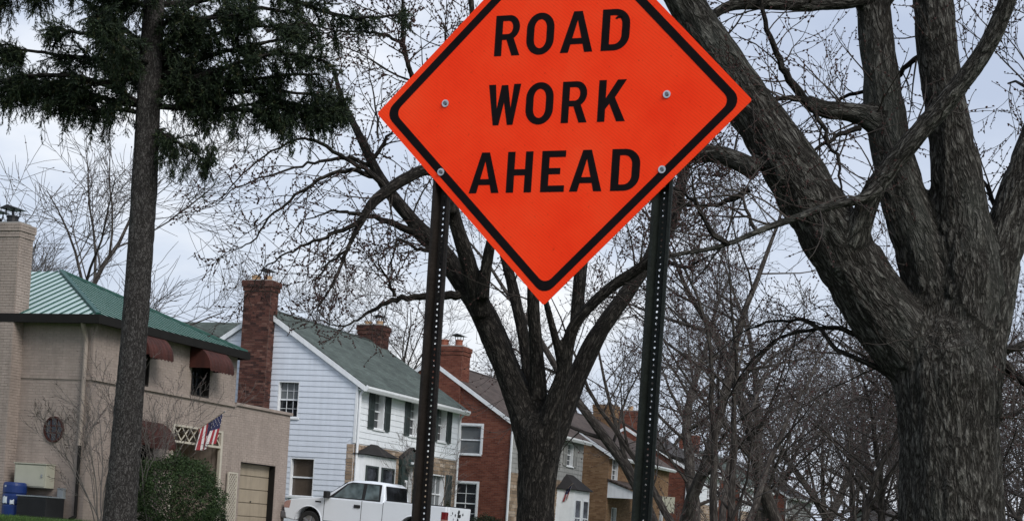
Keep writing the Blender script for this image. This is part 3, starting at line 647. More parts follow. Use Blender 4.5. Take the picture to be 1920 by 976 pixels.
# ---- white sided house, its gable boards tinted bluish for shade
def white_house():
    h = place('sided_house', 'white clapboard house with dark red brick chimney and green shingle roof', 'house', -24.3, 47.62, LAWN, HG)
    D, L, EZ, AZ, SZ = 7.4, 8.6, 5.12, 7.45, 3.10
    ww = [(1.28, 2.06), (4.15, 4.93), (6.62, 7.40)]
    fo = [(a, b, 3.70, 4.92) for a, b in ww] + [(3.78, 4.75, 0, 2.55), (6.3, 7.62, 1.0, 2.45)]
    eo = [(-3.0, -2.18, 3.86, 5.08), (-2.34, -1.42, 1.22, 2.52)]
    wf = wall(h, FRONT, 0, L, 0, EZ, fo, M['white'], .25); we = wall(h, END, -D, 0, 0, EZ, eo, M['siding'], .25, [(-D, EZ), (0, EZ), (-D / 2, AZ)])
    body(h, -D, 0, 0, L, 0, EZ, M['siding_w'], gable=AZ)
    k = (AZ - EZ) / (D / 2)
    def gf(z):
        e = 0 if z <= EZ else (z - EZ) / k
        a, b = -D + e, 0 - e
        if z <= SZ: b = -.26
        return (a, b - .05 if z > SZ and z < EZ else b)
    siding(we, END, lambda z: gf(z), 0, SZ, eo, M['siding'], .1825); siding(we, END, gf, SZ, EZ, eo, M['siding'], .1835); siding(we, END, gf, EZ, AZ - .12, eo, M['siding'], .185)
    siding(wf, FRONT, lambda z: (.07, L - .07), SZ, EZ, fo, M['siding_w'], .202)
    bricks(wf, FRONT, lambda z: (0, L), 0, SZ - .03, fo, M['stone'], .36, .125, .016, .02, 21, 'stone_veneer', .35, .015)
    bricks(we, END, lambda z: (-.26, 0), 0, SZ - .03, [], M['stone'], .36, .125, .016, .02, 22, 'stone_veneer', .35, .015)
    mb = MB(); mb.box(-.05, .035, -.035, -.003, SZ, EZ); mb.build('corner_board', M['white'], h); mb = MB(); mb.box(.003, .035, L - .07, L + .03, SZ, EZ); mb.build('corner_board', M['white'], h); mb = MB(); mb.box(.003, .035, 0, .07, SZ, EZ); mb.build('corner_board', M['white'], h)
    gable_roof(h, D, L, EZ, AZ, M['shingle_green'], .32, .10)
    chimney(h, -4.34, -3.30, -.38, .12, 0, 8.42, M['red_brick'], .075, [(-4.05, .16, .10, False), (-3.6, .14, .09, True)], M['flue'], 41)
    # flashing course where the chimney passes the rake
    chimney(h, -4.25, -3.25, 8.05, 8.75, 5.0, 8.15, M['red_brick'], .06, [(-4.0, .14, .08, False), (-3.5, .13, .10, True)], M['flue'], 47)
    window(h, END, eo[0], .13, 3, 2, M['glass_blind'], M['glass'], casing=.0, bars=.014); window(h, END, eo[1], .13, 1, 1, M['glass_warm'], M['glass_warm'])
    for o in fo[:3]:
        window(h, FRONT, o, .17, 2, 2, M['glass_blind'], M['glass'])
        shutter(h, FRONT, o[0] - .44, o[0] - .03, o[2] - .03, o[3] + .03, M['shutter']); shutter(h, FRONT, o[1] + .03, o[1] + .44, o[2] - .03, o[3] + .03, M['shutter'])
    window(h, FRONT, fo[4], .15, 3, 1, M['glass_blind'], M['glass_blind'], double=False); shutter(h, FRONT, 7.66, 8.2, .95, 2.5, M['shutter'])
    # entrance with pediment
    mb = MB(); mb.box(-.20, -.14, 3.80, 4.73, .02, 2.5); d = mb.build('entrance_door', M['door_green'], h)
    mb = MB(); mb.box(-.138, -.125, 4.0, 4.53, .5, 2.0); mb.build('pane', M['glass_blind'], d); mb = MB(); mb.box(-.139, -.11, 3.93, 4.6, 2.02, 2.1); mb.box(-.139, -.11, 3.93, 4.0, .4, 2.02); mb.box(-.139, -.11, 4.53, 4.6, .4, 2.02); mb.build('door_frame', M['white'], d)
    mb = MB(); mb.box(.03, .16, 3.5, 3.78, 0, 2.6); mb.box(.03, .16, 4.76, 5.04, 0, 2.6); mb.box(.03, .19, 3.45, 5.1, 2.6, 2.815); s_ = mb.build('door_surround', M['door_green'], h)
    mb = MB(); mb.prism([(3.5, 2.82), (5.05, 2.82), (4.275, 3.18)], (.02, .17), 'yz'); mb.build('pediment', M['shutter'], s_)
    for a, b in (((3.44, 2.82), (4.275, 3.22)), ((5.11, 2.82), (4.275, 3.22))):
        mb = MB(); mb.prism([a, (a[0], a[1] + .07), (b[0], b[1] + .05), b], (.035, .22), 'yz'); mb.build('raking_cornice', M['shingle_dark'], s_)
    mb = MB(); mb.box(.192, .20, 4.15, 4.40, 2.67, 2.75); mb.build('house_number_plate', M['paper'], s_)
    # bay window with curved roof
    by0, by1, pr = .06, 2.86, .30; bz = 2.74
    pl = [(0, by0), (pr, by0 + .16), (pr, by1 - .16), (0, by1)]
    mb = MB(); mb.prism(pl, (0, bz), 'xy'); bay = mb.build('bay_window', M['white'], h)
    n = 6; rfp = []
    def curve(tt): return (1 - tt) ** 1.7
    mb = MB(); ym = (by0 + by1) / 2
    rings = []
    for i in range(n + 1):
        tt = i / n; sc = 1.45 * (1 - tt); rings.append([(max(0, x * (sc if sc > 0 else 0)) + .0, ym + (y - ym) * (1.10 - .95 * tt), bz + .02 + .42 * (tt ** 1.2)) for x, y in pl])
    for a, b in zip(rings, rings[1:]):
        for i in range(3): mb.quad(a[i], a[i + 1], b[i + 1], b[i])
    mb.quad(*rings[0]); mb.build('bay_roof', M['shingle_dark'], bay)
    for a, b in ((by0 + .30, by0 + 1.22), (by0 + 1.50, by0 + 2.48)):
        mb = MB()
        mb.box(pr + .002, pr + .05, a, b, 1.0, 1.06); mb.box(pr + .002, pr + .05, a, b, 2.34, 2.40); mb.box(pr + .002, pr + .05, a, a + .06, 1.06, 2.34); mb.box(pr + .002, pr + .05, b - .06, b, 1.06, 2.34)
        w = mb.build('window', M['shutter'], bay); mb = MB(); mb.box(pr + .003, pr + .015, a + .062, b - .062, 1.062, 2.338); mb.build('pane', M['glass'], w)
    downspout(h, [(.36, .02, EZ - .12), (.1, .06, EZ - .38), (.09, .06, EZ - .5), (.09, .06, .1)], M['white'], .045)
    downspout(h, [(.36, L - .0, EZ - .12), (.1, L - .04, EZ - .4), (.09, L - .04, EZ - .5), (.09, L - .04, .1)], M['white'], .045)
    return h
white_house()

# ---- generic gabled house: brick end wall, sided or brick front
def gabled(name, label, t, s, D, L, EZ, AZ, endm, frontm, roofm, eo, fo, chim=None, stonez=3.0, fsid=True, brick_front=None, trim=None, spout=True, detail=True, endbase=None):
    h = place(name, label, 'house', t, s, LAWN, HG)
    k = (AZ - EZ) / (D / 2)
    wf = wall(h, FRONT, 0, L, 0, EZ, fo, M['siding_g'] if frontm is M['siding_g'] else M['mortar'] if brick_front else frontm, .25); we = wall(h, END, -D, 0, 0, EZ, eo, M['mortar'], .25, [(-D, EZ), (0, EZ), (-D / 2, AZ)])
    body(h, -D, 0, 0, L, 0, EZ, M['mortar'], gable=AZ)
    def gf(z): e = 0 if z <= EZ else (z - EZ) / k; return (-D + e, -e)
    if detail: bricks(we, END, gf, 0, AZ, eo, endm, seed=int(s), proud=.008)
    else: we.data.materials.clear(); we.data.materials.append(endm)
    if brick_front: bricks(wf, FRONT, lambda z: (0, L), 0, EZ, fo, brick_front, seed=int(s) + 3)
    elif fsid:
        siding(wf, FRONT, lambda z: (0, L), stonez, EZ, fo, frontm, .2)
        bricks(wf, FRONT, lambda z: (0, L), 0, stonez, fo, M['stone'], .4, .14, .016, .02, int(s) + 4, 'stone_veneer', .35, .015)
    gable_roof(h, D, L, EZ, AZ, roofm, .28, .10, trim=trim)
    if chim: chimney(h, *chim[:7], **chim[7])
    for o in eo: window(h, END, o, .10, 2 if o[3] < 3 else 1, 2 if o[3] < 3 else 1, M['glass_blind'] if o[3] > 3 else M['glass'], M['glass_blind'] if o[3] > 3 else M['glass'], casing=.09)
    for o in fo: window(h, FRONT, o, .12, 2, 2, M['glass_blind'], M['glass'])
    if spout: downspout(h, [(.3, .0, EZ - .12), (.09, .0, EZ - .4), (.08, -.06, EZ - .5), (.08, -.06, .1)], M['white'], .05)
    return h
def red_house():
    h = gabled('brick_house', 'two storey red brick house with big chimney and grey sided front', -24.3, 61.78, 7.6, 9.4, 5.08, 7.50, M['red_brick_b'], M['siding_g'], M['shingle_brown'],
               [(-2.33, -1.32, 3.66, 4.86), (-2.42, -1.36, .75, 2.44)], [(1.6, 2.4, 3.7, 4.75), (7.05, 7.95, 3.72, 4.75), (1.4, 3.2, .9, 2.4)],
               (-3.75, -2.38, -.10, .75, 0, 8.15, M['red_brick_b'], dict(corb=.06, flues=[(-3.4, .17, .22, False), (-2.75, .16, .22, True)], fm=M['flue_red'], seed=61)))
    shutter(h, FRONT, 6.55, 7.0, 3.7, 4.78, M['siding_g']); shutter(h, FRONT, 8.0, 8.4, 3.7, 4.78, M['siding_g'])
    pr, y0, y1, bz = .7, 6.0, 9.15, 2.6; pl = [(0, y0), (pr, y0 + .5), (pr, y1 - .5), (0, y1)]; ym = (y0 + y1) / 2
    mb = MB(); mb.prism(pl, (0, bz), 'xy'); bay = mb.build('bay_window', M['white'], h)
    mb = MB(); a = [(x * 1.25, ym + (y - ym) * 1.1, bz + .02) for x, y in pl]; b = [(0, ym + (y - ym) * .35, bz + .75) for x, y in pl]
    for i in range(3): mb.quad(a[i], a[i + 1], b[i + 1], b[i])
    mb.quad(*a); mb.build('bay_roof', M['shingle_dark'], bay)
    for a, b in ((6.6, 7.45), (7.7, 8.55)):
        mb = MB(); mb.box(pr + .002, pr + .04, a, b, .5, .56); mb.box(pr + .002, pr + .04, a, b, 2.14, 2.2); mb.box(pr + .002, pr + .04, a, a + .07, .56, 2.14); mb.box(pr + .002, pr + .04, b - .07, b, .56, 2.14); mb.box(pr + .002, pr + .03, a + .07, b - .07, 1.33, 1.38); mb.box(pr + .002, pr + .03, (a + b) / 2 - .012, (a + b) / 2 + .012, .56, 1.33)
        w = mb.build('window', M['white'], bay); mb = MB(); mb.box(pr + .003, pr + .012, a + .072, b - .072, .562, 2.138); mb.build('pane', M['glass'], w)
    # porch railing before the bay
    r = MB(); r.box(1.6, 1.66, 6.2, 9.8, 1.0, 1.06); r.box(1.6, 1.66, 6.2, 9.8, .2, .26); rail = r.build('porch_railing', M['white'], h)
    for i in range(25): mb = MB(); y = 6.25 + i * .146; mb.box(1.615, 1.645, y, y + .03, .26, 1.0); mb.build('baluster', M['white'], rail)
    for y in (6.15, 9.75): mb = MB(); mb.box(1.58, 1.68, y, y + .1, 0, 1.12); mb.build('post', M['white'], rail)
red_house()
def orange_house():
    h = gabled('brick_house', 'orange-tan brick house with brown shingle roof and white porch gable', -24.3, 75.18, 8.0, 11.0, 4.70, 7.05, M['orange_brick'], M['orange_brick'], M['shingle_brown'],
               [], [(.55, 1.5, 3.45, 4.5), (6.2, 7.2, 3.3, 4.4), (.9, 1.7, .2, 2.1)],
               (-4.35, -3.1, 10.0, 10.8, 3, 8.0, M['orange_brick'], dict(corb=.05, flues=[], seed=75)), brick_front=M['orange_brick'], spout=False)
    # porch: shed roof with white gabled end
    py0, py1, px = .1, 3.6, 1.9
    mb = MB(); mb.prism([(0, 2.55), (px, 2.55), (px, 2.72), (0, 3.35)], (py0 - .06, py0), 'xz'); g = mb.build('porch_gable', M['white'], h)
    roof_slab('porch_roof', [(px + .1, py0 - .15, 2.80), (px + .1, py1, 2.80), (-.0, py1, 3.48), (-.0, py0 - .15, 3.48)], .08, M['shingle_brown'], h)
    for y in (py0, py1 - .15): mb = MB(); mb.box(px - .15, px, y, y + .14, 0, 2.6); mb.build('porch_post', M['white'], h)
orange_house()
gabled('brick_house', 'far red brick house with white sided front, behind the multi-stemmed bare tree', -24.3, 89.82, 7.6, 8.0, 4.9, 7.1, M['red_brick_b'], M['siding_w'], M['shingle_dark'],
       [(-2.4, -1.5, 3.5, 4.6)], [(1.2, 2.1, 3.4, 4.5), (5, 5.9, 3.4, 4.5), (1.2, 2.6, .8, 2.3)], (-4.3, -3.1, -.1, .7, 0, 8.1, M['red_brick_b'], dict(corb=.05, flues=[(-3.7, .15, .2, False)], seed=89)))
gabled('brick_house', 'farther red brick house with grey roof and narrow white front, right of the bare tree', -24.3, 103.5, 7.6, 9.0, 4.7, 6.9, M['red_brick_b'], M['siding_w'], M['shingle_green'],
       [(-2.4, -1.5, 3.3, 4.4)], [(1.2, 2.1, 3.3, 4.4), (5, 5.9, 3.3, 4.4), (1.2, 2.6, .8, 2.3)], (-4.3, -3.1, -.1, .7, 0, 7.8, M['red_brick_b'], dict(corb=.05, flues=[], seed=103)))
gabled('brick_house', 'most distant brick house on the street, pale grey front under a blue-grey roof', -24.3, 118.5, 7.6, 10.0, 4.7, 6.9, M['red_brick_b'], M['siding_g'], M['shingle_dark'],
       [(-2.4, -1.5, 3.3, 4.4)], [(1.2, 2.1, 3.3, 4.4), (5, 5.9, 3.3, 4.4)], None)
def rear_roof_house():
    h = place('sided_house', 'house behind the white one, only its grey-green roof showing beside the gable', 'house', -35.0, 56.0, LAWN, HG)
    ez, az, D, Lx = 5.4, 8.68, 8.0, 10.0; op = (-6, -5, 3.2, 4.4)
    wall(h, END, -Lx, 0, 0, ez, [op], M['siding_w']); wall(h, FRONT, 0, D, 0, ez, [], M['siding_w'], .3, [(0, ez), (D, ez), (D / 2, az)])
    mb = MB(); mb.quad((-Lx, 0, 0), (-Lx, D, 0), (-Lx, D, ez), (-Lx, D / 2, az), (-Lx, 0, ez)); mb.quad((-Lx, D, 0), (0, D, 0), (0, D, ez), (-Lx, D, ez)); mb.build('rear_wall', M['siding_w'], h)
    k = (az - ez) / (D / 2)
    roof_slab('roof', [(-Lx - .2, -.3, ez - .3 * k + .1), (.2, -.3, ez - .3 * k + .1), (.2, D / 2, az + .1), (-Lx - .2, D / 2, az + .1)], .1, M['shingle_green'], h)
    roof_slab('roof', [(.2, D + .3, ez - .3 * k + .1), (-Lx - .2, D + .3, ez - .3 * k + .1), (-Lx - .2, D / 2, az + .1), (.2, D / 2, az + .1)], .1, M['shingle_green'], h)
    window(h, END, op)
rear_roof_house()
def far_garage():
    p = at(1668, 985, 105); h = thing('garage', 'small dark-roofed grey garage left of the big maple trunk', 'garage', (p.x, p.y, .3), -PHI - .5)
    wall(h, END, -4.5, 0, 0, 2.4, [(-3.6, -.9, 0, 2.1)], M['siding_g'], .2, [(-4.5, 2.4), (0, 2.4), (-2.25, 4.2)]); wall(h, FRONT, 0, 6, 0, 2.4, [], M['siding_g'], .2); body(h, -4.5, 0, 0, 6, 0, 2.4, M['siding_g'], gable=4.2)
    for sx in (1, -1):
        e = .3 if sx > 0 else -4.8
        roof_slab('roof', [(e, -.3, 2.24), (e, 6.3, 2.24), (-2.25, 6.3, 4.32), (-2.25, -.3, 4.32)], .1, M['shingle_dark'], h)
    mb = MB(); mb.box(-3.6, -.9, .15, .19, 0, 2.1); mb.build('garage_door', M['dark'], h)
far_garage()
# ------------------------------------------------------------------ the road-work sign
def curve_mesh(name, loops, y0, y1):
    """filled outline with holes (2D curve fill), standing in the x-z plane, thickness y0..y1"""
    cu = bpy.data.curves.new(name, 'CURVE'); cu.dimensions = '2D'; cu.fill_mode = 'BOTH'; cu.extrude = abs(y1 - y0) / 2
    for lp in loops:
        sp = cu.splines.new('POLY'); sp.points.add(len(lp) - 1); sp.use_cyclic_u = True
        for p, (a, b) in zip(sp.points, lp): p.co = (a, b, 0, 1)
    o = bpy.data.objects.new(name, cu); COL.objects.link(o); dg = bpy.context.evaluated_depsgraph_get()
    me = bpy.data.meshes.new_from_object(o.evaluated_get(dg)); bpy.data.objects.remove(o); bpy.data.curves.remove(cu)
    for v in me.vertices: a, b, c = v.co; v.co = (a, (y0 + y1) / 2 - c, b)
    me.name = name; me.materials.clear(); return me
def arc(cx, cz, rx, rz, a0, a1, n=10): return [(cx + rx * math.cos(math.radians(a0 + (a1 - a0) * i / n)), cz + rz * math.sin(math.radians(a0 + (a1 - a0) * i / n))) for i in range(n + 1)]
ST = .185
def glyph(c):
    s = ST
    if c == 'A':
        w, a = .80, .20; xi = lambda z: a + (w / 2 - a) * z / .80
        return w, [[(0, 0), (a, 0), (xi(.20), .20), (w - xi(.20), .20), (w - a, 0), (w, 0), (w / 2 + .105, 1), (w / 2 - .105, 1)], [(xi(.345), .345), (w - xi(.345), .345), (w / 2, .79)]]
    if c == 'H': w = .64; return w, [[(0, 0), (s, 0), (s, .42), (w - s, .42), (w - s, 0), (w, 0), (w, 1), (w - s, 1), (w - s, .57), (s, .57), (s, 1), (0, 1)]]
    if c == 'E': w = .58; return w, [[(0, 0), (w, 0), (w, .155), (s, .155), (s, .43), (w * .80, .43), (w * .80, .58), (s, .58), (s, .845), (w, .845), (w, 1), (0, 1)]]
    if c == 'D':
        w = .66; o = [(0, 0)] + [(.30, 0)] + arc(.30, .36, w - .30, .36, -80, 0, 8) + arc(.30, .64, w - .30, .36, 0, 80, 8) + [(.30, 1), (0, 1)]
        i = [(s, .15), (.29, .15)] + arc(.29, .37, w - .29 - s, .22, -80, 0, 8) + arc(.29, .63, w - .29 - s, .22, 0, 80, 8) + [(.29, .85), (s, .85)]
        return w, [o, i]
    if c == 'O':
        w = .68; R = w / 2
        return w, [arc(R, .36, R, .375, 180, 360, 16) + arc(R, .64, R, .375, 0, 180, 16), arc(R, .37, R - s, .225, 180, 360, 14) + arc(R, .63, R - s, .225, 0, 180, 14)]
    if c == 'R':
        w = .66
        o = [(0, 0), (s, 0), (s, .395), (.30, .395), (w - .205, 0), (w, 0), (.485, .43)] + arc(.36, .70, .27, .30, -55, 85, 14) + [(.36, 1), (0, 1)]
        i = [(s, .535), (.34, .535)] + arc(.34, .70, .115, .160, -75, 75, 10) + [(.34, .862), (s, .862)]
        return w, [o, i]
    if c == 'W':
        w = .86; m = w / 2
        return w, [[(0, 1), (.185, 1), (.245, .40), (m - .085, .98), (m + .085, .98), (w - .245, .40), (w - .185, 1), (w, 1), (w - .165, 0), (w - .315, 0), (m, .56), (.315, 0), (.165, 0)]]
    if c == 'K':
        w = .70; return w, [[(0, 0), (s, 0), (s, .30), (.285, .43), (w - .215, 0), (w, 0), (.415, .575), (w - .01, 1), (w - .235, 1), (s, .56), (s, 1), (0, 1)]]
def road_sign():
    th = math.radians(20.8); c = at(1035, 201, 6.95); g = .115
    u = Vector((math.cos(th), -math.sin(th), 0)); c += u * .02
    h = thing('road_work_sign', 'orange diamond sign reading ROAD WORK AHEAD on two dark perforated posts', 'road sign', (c.x, c.y, g), -th)
    zc = c.z - g; HD = .862
    def diamond(hd, r, n=5):
        pts = []; q = r / math.sqrt(2) * 2 / math.sqrt(2)
        for ang, (dx, dz) in ((0, (1, 0)), (90, (0, 1)), (180, (-1, 0)), (270, (0, -1))):
            cc = (dx * (hd - r * math.sqrt(2)), dz * (hd - r * math.sqrt(2))); pts += arc(cc[0], cc[1], r, r, ang - 45, ang + 45, n)
        return [(a, b + zc) for a, b in pts]
    pl = link('panel', curve_mesh('panel', [diamond(HD, .012)], .0, .0032), M['sign'], h)
    link('border', curve_mesh('border', [diamond(HD - .040, .055), diamond(HD - .040 - .050, .040)], -.0012, -.0003), M['black'], pl)
    rows = [(.234, .412, [('R', -.287, -.168), ('O', -.139, -.012), ('A', .020, .168), ('D', .206, .331)]),
            (-.071, .108, [('W', -.301, -.150), ('O', -.122, .005), ('R', .045, .163), ('K', .210, .335)]),
            (-.369, -.190, [('A', -.366, -.224), ('H', -.190, -.072), ('E', -.030, .079), ('A', .103, .250), ('D', .289, .416)])]
    for z0, z1, ls in rows:
        for ch, a, b in ls:
            w, lp = glyph(ch); k = z1 - z0
            lp = [[(a - .02 + x / w * (b - a), zc + z0 + z * k) for x, z in l] for l in lp]
            link('letter', curve_mesh('letter', lp, -.0012, -.0003), M['black'], pl)
    # small black tear inside the D of the first line
    o = arc(.262, zc + .362, .022, .020, 150, 40, 6); i = arc(.262, zc + .362, .012, .010, 40, 150, 6)
    link('scuff', curve_mesh('scuff', [o + i], -.0012, -.0003), M['black'], pl)
    for bx, bz in ((-.526, .034), (-.526, -.272), (.494, .036), (.494, -.282)):
        mb = MB(); mb.cyl((bx, -.0045, zc + bz), (bx, -.0005, zc + bz), .0165, .0165, 18); b = mb.build('washer', M['alu'], h)
        mb = MB(); mb.cyl((bx, -.012, zc + bz), (bx, -.0045, zc + bz), .0085, .0085, 6); mb.build('bolt_head', M['bolt_dark'], b)
    # U-channel posts with a row of punched holes down the web
    for px, pm, top in ((-.522, M['post'], .29), (.498, M['post_green'], .29)):
        zt = zc + top; z0 = -.35; y0, yw = .006, .044; P = .0254; hw = .0135; hr = .0048; k = 8
        pr = [(-.043, y0 + .010), (-.043, y0), (-.030, y0), (-.0155, yw), (.0155, yw), (.030, y0), (.043, y0), (.043, y0 + .010)]
        v = []; q = []; tr = []
        def addq(*p): n = len(v); v.extend(p); q.append((n, n + 1, n + 2, n + 3))
        for (a, b), (c_, d) in zip(pr, pr[1:]):
            if (a, b) == (-.0155, yw): continue
            addq((px + a, b, z0), (px + c_, d, z0), (px + c_, d, zt), (px + a, b, zt))
            tk = .0035; addq((px + a, b + tk, z0), (px + c_, d + tk, z0), (px + c_, d + tk, zt), (px + a, b + tk, zt))
        nz = int((zt - z0) / P)
        for i in range(nz):
            za = z0 + i * P; zm = za + P / 2
            sq = [(-.0155, 0), (-.0155, -P / 2), (0, -P / 2), (.0155, -P / 2), (.0155, 0), (.0155, P / 2), (0, P / 2), (-.0155, P / 2)]
            ci = [(-hr, 0), (-hr * .7, -hr * .7), (0, -hr), (hr * .7, -hr * .7), (hr, 0), (hr * .7, hr * .7), (0, hr), (-hr * .7, hr * .7)]
            for e in range(8):
                f = (e + 1) % 8
                addq((px + sq[e][0], yw, zm + sq[e][1]), (px + sq[f][0], yw, zm + sq[f][1]), (px + ci[f][0], yw, zm + ci[f][1]), (px + ci[e][0], yw, zm + ci[e][1]))
                addq((px + ci[e][0], yw, zm + ci[e][1]), (px + ci[f][0], yw, zm + ci[f][1]), (px + ci[f][0], yw + .0035, zm + ci[f][1]), (px + ci[e][0], yw + .0035, zm + ci[e][1]))
        link('post', fast_mesh('post', v, q, None, None, False), pm, h)
road_sign()

# ------------------------------------------------------------------ the white pickup in the driveway
def pickup():
    h = thing('pickup_truck', 'white extended-cab pickup truck parked nose-in on the driveway', 'truck', ts(-24.42, 44.27, .862), -PHI)
    h.rotation_euler = (0, .033, -PHI); h.scale = (.965, .965, .965)
    # local: x from nose (0) to tail (5.65), y = -1 near side
    L, Wd = 5.65, .98
    def archpts(xc, r, zc, n=12): return [(xc + r * math.cos(math.radians(180 - 180 * i / n)), zc + r * math.sin(math.radians(180 - 180 * i / n))) for i in range(n + 1)]
    zb = .42; fw, rw, wr, zc = .93, 4.55, .39, .38
    def body_prof(): 
        b = [(.10, zb + .06)] + [(fw - .47, zb)] + archpts(fw, .47, zc + .08) + [(fw + .47, zb), (rw - .47, zb)] + archpts(rw, .47, zc + .08) + [(rw + .47, zb), (L - .03, zb + .10)]
        top = [(L, 1.30), (3.56, 1.31), (3.50, 1.24), (1.42, 1.24), (1.30, 1.235), (.75, 1.16), (.25, 1.10), (.06, 1.00), (.02, .78)]
        return b + top
    mb = MB(); mb.prism(body_prof(), (-Wd, Wd), 'xz'); bd = mb.build('body', M['truck'], h, .07)
    # bed cavity: dark floor strip on top of bed
    mb = MB(); mb.box(3.66, L - .12, -Wd + .12, Wd - .12, 1.302, 1.306); mb.build('bed_opening', M['rubber'], h)
    mb = MB(); mb.box(3.58, L - .02, -Wd + .005, -Wd + .09, 1.30, 1.325); mb.box(3.58, L - .02, Wd - .09, Wd - .005, 1.30, 1.325); mb.box(L - .10, L - .02, -Wd + .09, Wd - .09, 1.30, 1.322); mb.build('bed_rail', M['rubber'], h, .01)
    # cab: lofted sections (tumblehome)
    sec = [(1.36, 1.22, .93, 1.235), (1.72, 1.22, .93, 1.52), (2.10, 1.22, .93, 1.80), (2.35, 1.22, .93, 1.865), (2.9, 1.22, .93, 1.885), (3.30, 1.22, .93, 1.86), (3.42, 1.22, .93, 1.80), (3.50, 1.22, .93, 1.24)]
    mb = MB(); rings = []
    for x, z0, hw, z1 in sec:
        k = (z1 - 1.22) / .66; tw = hw - .17 * k
        r_ = [(x, -hw, z0 - .05), (x, -hw, z0), (x, -hw + (hw - tw) * .9, z1 - .07 * max(k, .15)), (x, -tw + .09, z1), (x, tw - .09, z1), (x, hw - (hw - tw) * .9, z1 - .07 * max(k, .15)), (x, hw, z0), (x, hw, z0 - .05)]
        rings.append(len(mb.v)); mb.v += r_
    for a, b in zip(rings, rings[1:]):
        for i in range(7): mb.f.append((a + i, a + i + 1, b + i + 1, b + i))
    mb.f.append(tuple(rings[0] + i for i in range(8))); mb.f.append(tuple(rings[-1] + i for i in range(8)))
    cab = mb.build('cab', M['truck'], h, .05, True)
    def side_y(z): return -(.93 - .17 * min(1, max(0, (z - 1.22) / .66)) * .9)
    def side_glass(name, poly, m, off=.006, par=h):
        for sg in (1, -1):
            mb = MB(); n = len(poly)
            pts = [(x, sg * (side_y(z) - off), z) for x, z in poly]; pin = [(x, sg * (side_y(z) + .01), z) for x, z in poly]
            mb.v = pts + pin; mb.f = [tuple(range(n)), tuple(range(n, 2 * n))[::-1]] + [(i, (i + 1) % n, n + (i + 1) % n, n + i) for i in range(n)]
            mb.build(name, m, par)
    side_glass('window_surround', [(1.55, 1.255), (2.12, 1.735), (2.30, 1.795), (3.32, 1.79), (3.36, 1.255)], M['rubber'], .004)
    side_glass('door_glass', [(1.72, 1.285), (2.16, 1.71), (2.30, 1.765), (2.70, 1.77), (2.70, 1.285)], M['auto_glass'], .010)
    side_glass('rear_door_glass', [(2.82, 1.285), (2.82, 1.765), (3.24, 1.76), (3.30, 1.30)], M['auto_glass'], .010)
    # windscreen and back glass
    mb = MB(); w0, w1 = .80, .66; mb.quad((1.44, -w0, 1.30), (1.44, w0, 1.30), (2.06, w1, 1.785), (2.06, -w1, 1.785)); mb.quad((1.47, -w0, 1.28), (1.47, w0, 1.28), (2.09, w1, 1.765), (2.09, -w1, 1.765)); o = mb.build('windscreen', M['auto_glass'], h)
    for v in o.data.vertices: v.co.x -= .045
    mb = MB(); mb.v = []; mb.prism([(3.515, 1.31), (3.455, 1.76), (3.44, 1.76), (3.50, 1.31)], (-.74, .74), 'xz'); mb.build('back_window', M['auto_glass_dark'], h)
    # seams, handles, mirror, badge, trim
    mb = MB()
    for x in (1.45, 2.76, 3.50): mb.box(x - .008, x + .008, -Wd - .003, -Wd + .01, .52, 1.235)
    mb.box(1.45, 3.5, -Wd - .004, -Wd + .01, .50, .515); mb.build('door_seam', M['rubber'], h)
    mb = MB(); mb.box(.55, 5.2, -Wd - .012, -Wd + .01, .425, .495); mb.build('rocker_trim', M['chrome'], h) if False else None
    mb = MB(); mb.box(1.46, 4.05, -Wd - .014, -Wd + .01, .40, .50); mb.build('rocker_trim', M['chrome'], h)
    mb = MB(); mb.box(2.50, 2.72, -Wd - .03, -Wd - .001, 1.0, 1.10); mb.build('door_handle', M['rubber'], h, .012)
    mb = MB(); mb.box(1.12, 1.33, -Wd - .006, -Wd + .01, 1.06, 1.11); mb.build('fender_badge', M['rubber'], h, .004)
    for sg in (-1, 1):
        mb = MB(); y0, y1 = sorted((sg * 1.0, sg * 1.22)); mb.box(1.50, 1.66, y0, y1, 1.22, 1.44); m_ = mb.build('wing_mirror', M['rubber'], h, .03)
        mb = MB(); y0, y1 = sorted((sg * .92, sg * 1.03)); mb.box(1.56, 1.64, y0, y1, 1.25, 1.30); mb.build('mirror_arm', M['rubber'], m_)
        for xc in (fw, rw):
            pts = archpts(xc, .50, zc + .08, 16); pin = archpts(xc, .455, zc + .08, 16); mb = MB()
            y0, y1 = sorted((sg * (Wd - .01), sg * (Wd + .018))); n = len(pts)
            for i in range(n - 1):
                mb.quad((pts[i][0], sg * (Wd + .004), pts[i][1]), (pts[i + 1][0], sg * (Wd + .004), pts[i + 1][1]), (pin[i + 1][0], sg * (Wd + .02), pin[i + 1][1]), (pin[i][0], sg * (Wd + .02), pin[i][1]))
                mb.quad((pin[i][0], sg * (Wd + .02), pin[i][1]), (pin[i + 1][0], sg * (Wd + .02), pin[i + 1][1]), (pin[i + 1][0], sg * (Wd - .2), pin[i + 1][1]), (pin[i][0], sg * (Wd - .2), pin[i][1]))
            mb.build('wheel_arch', M['truck'], h, smooth=True)
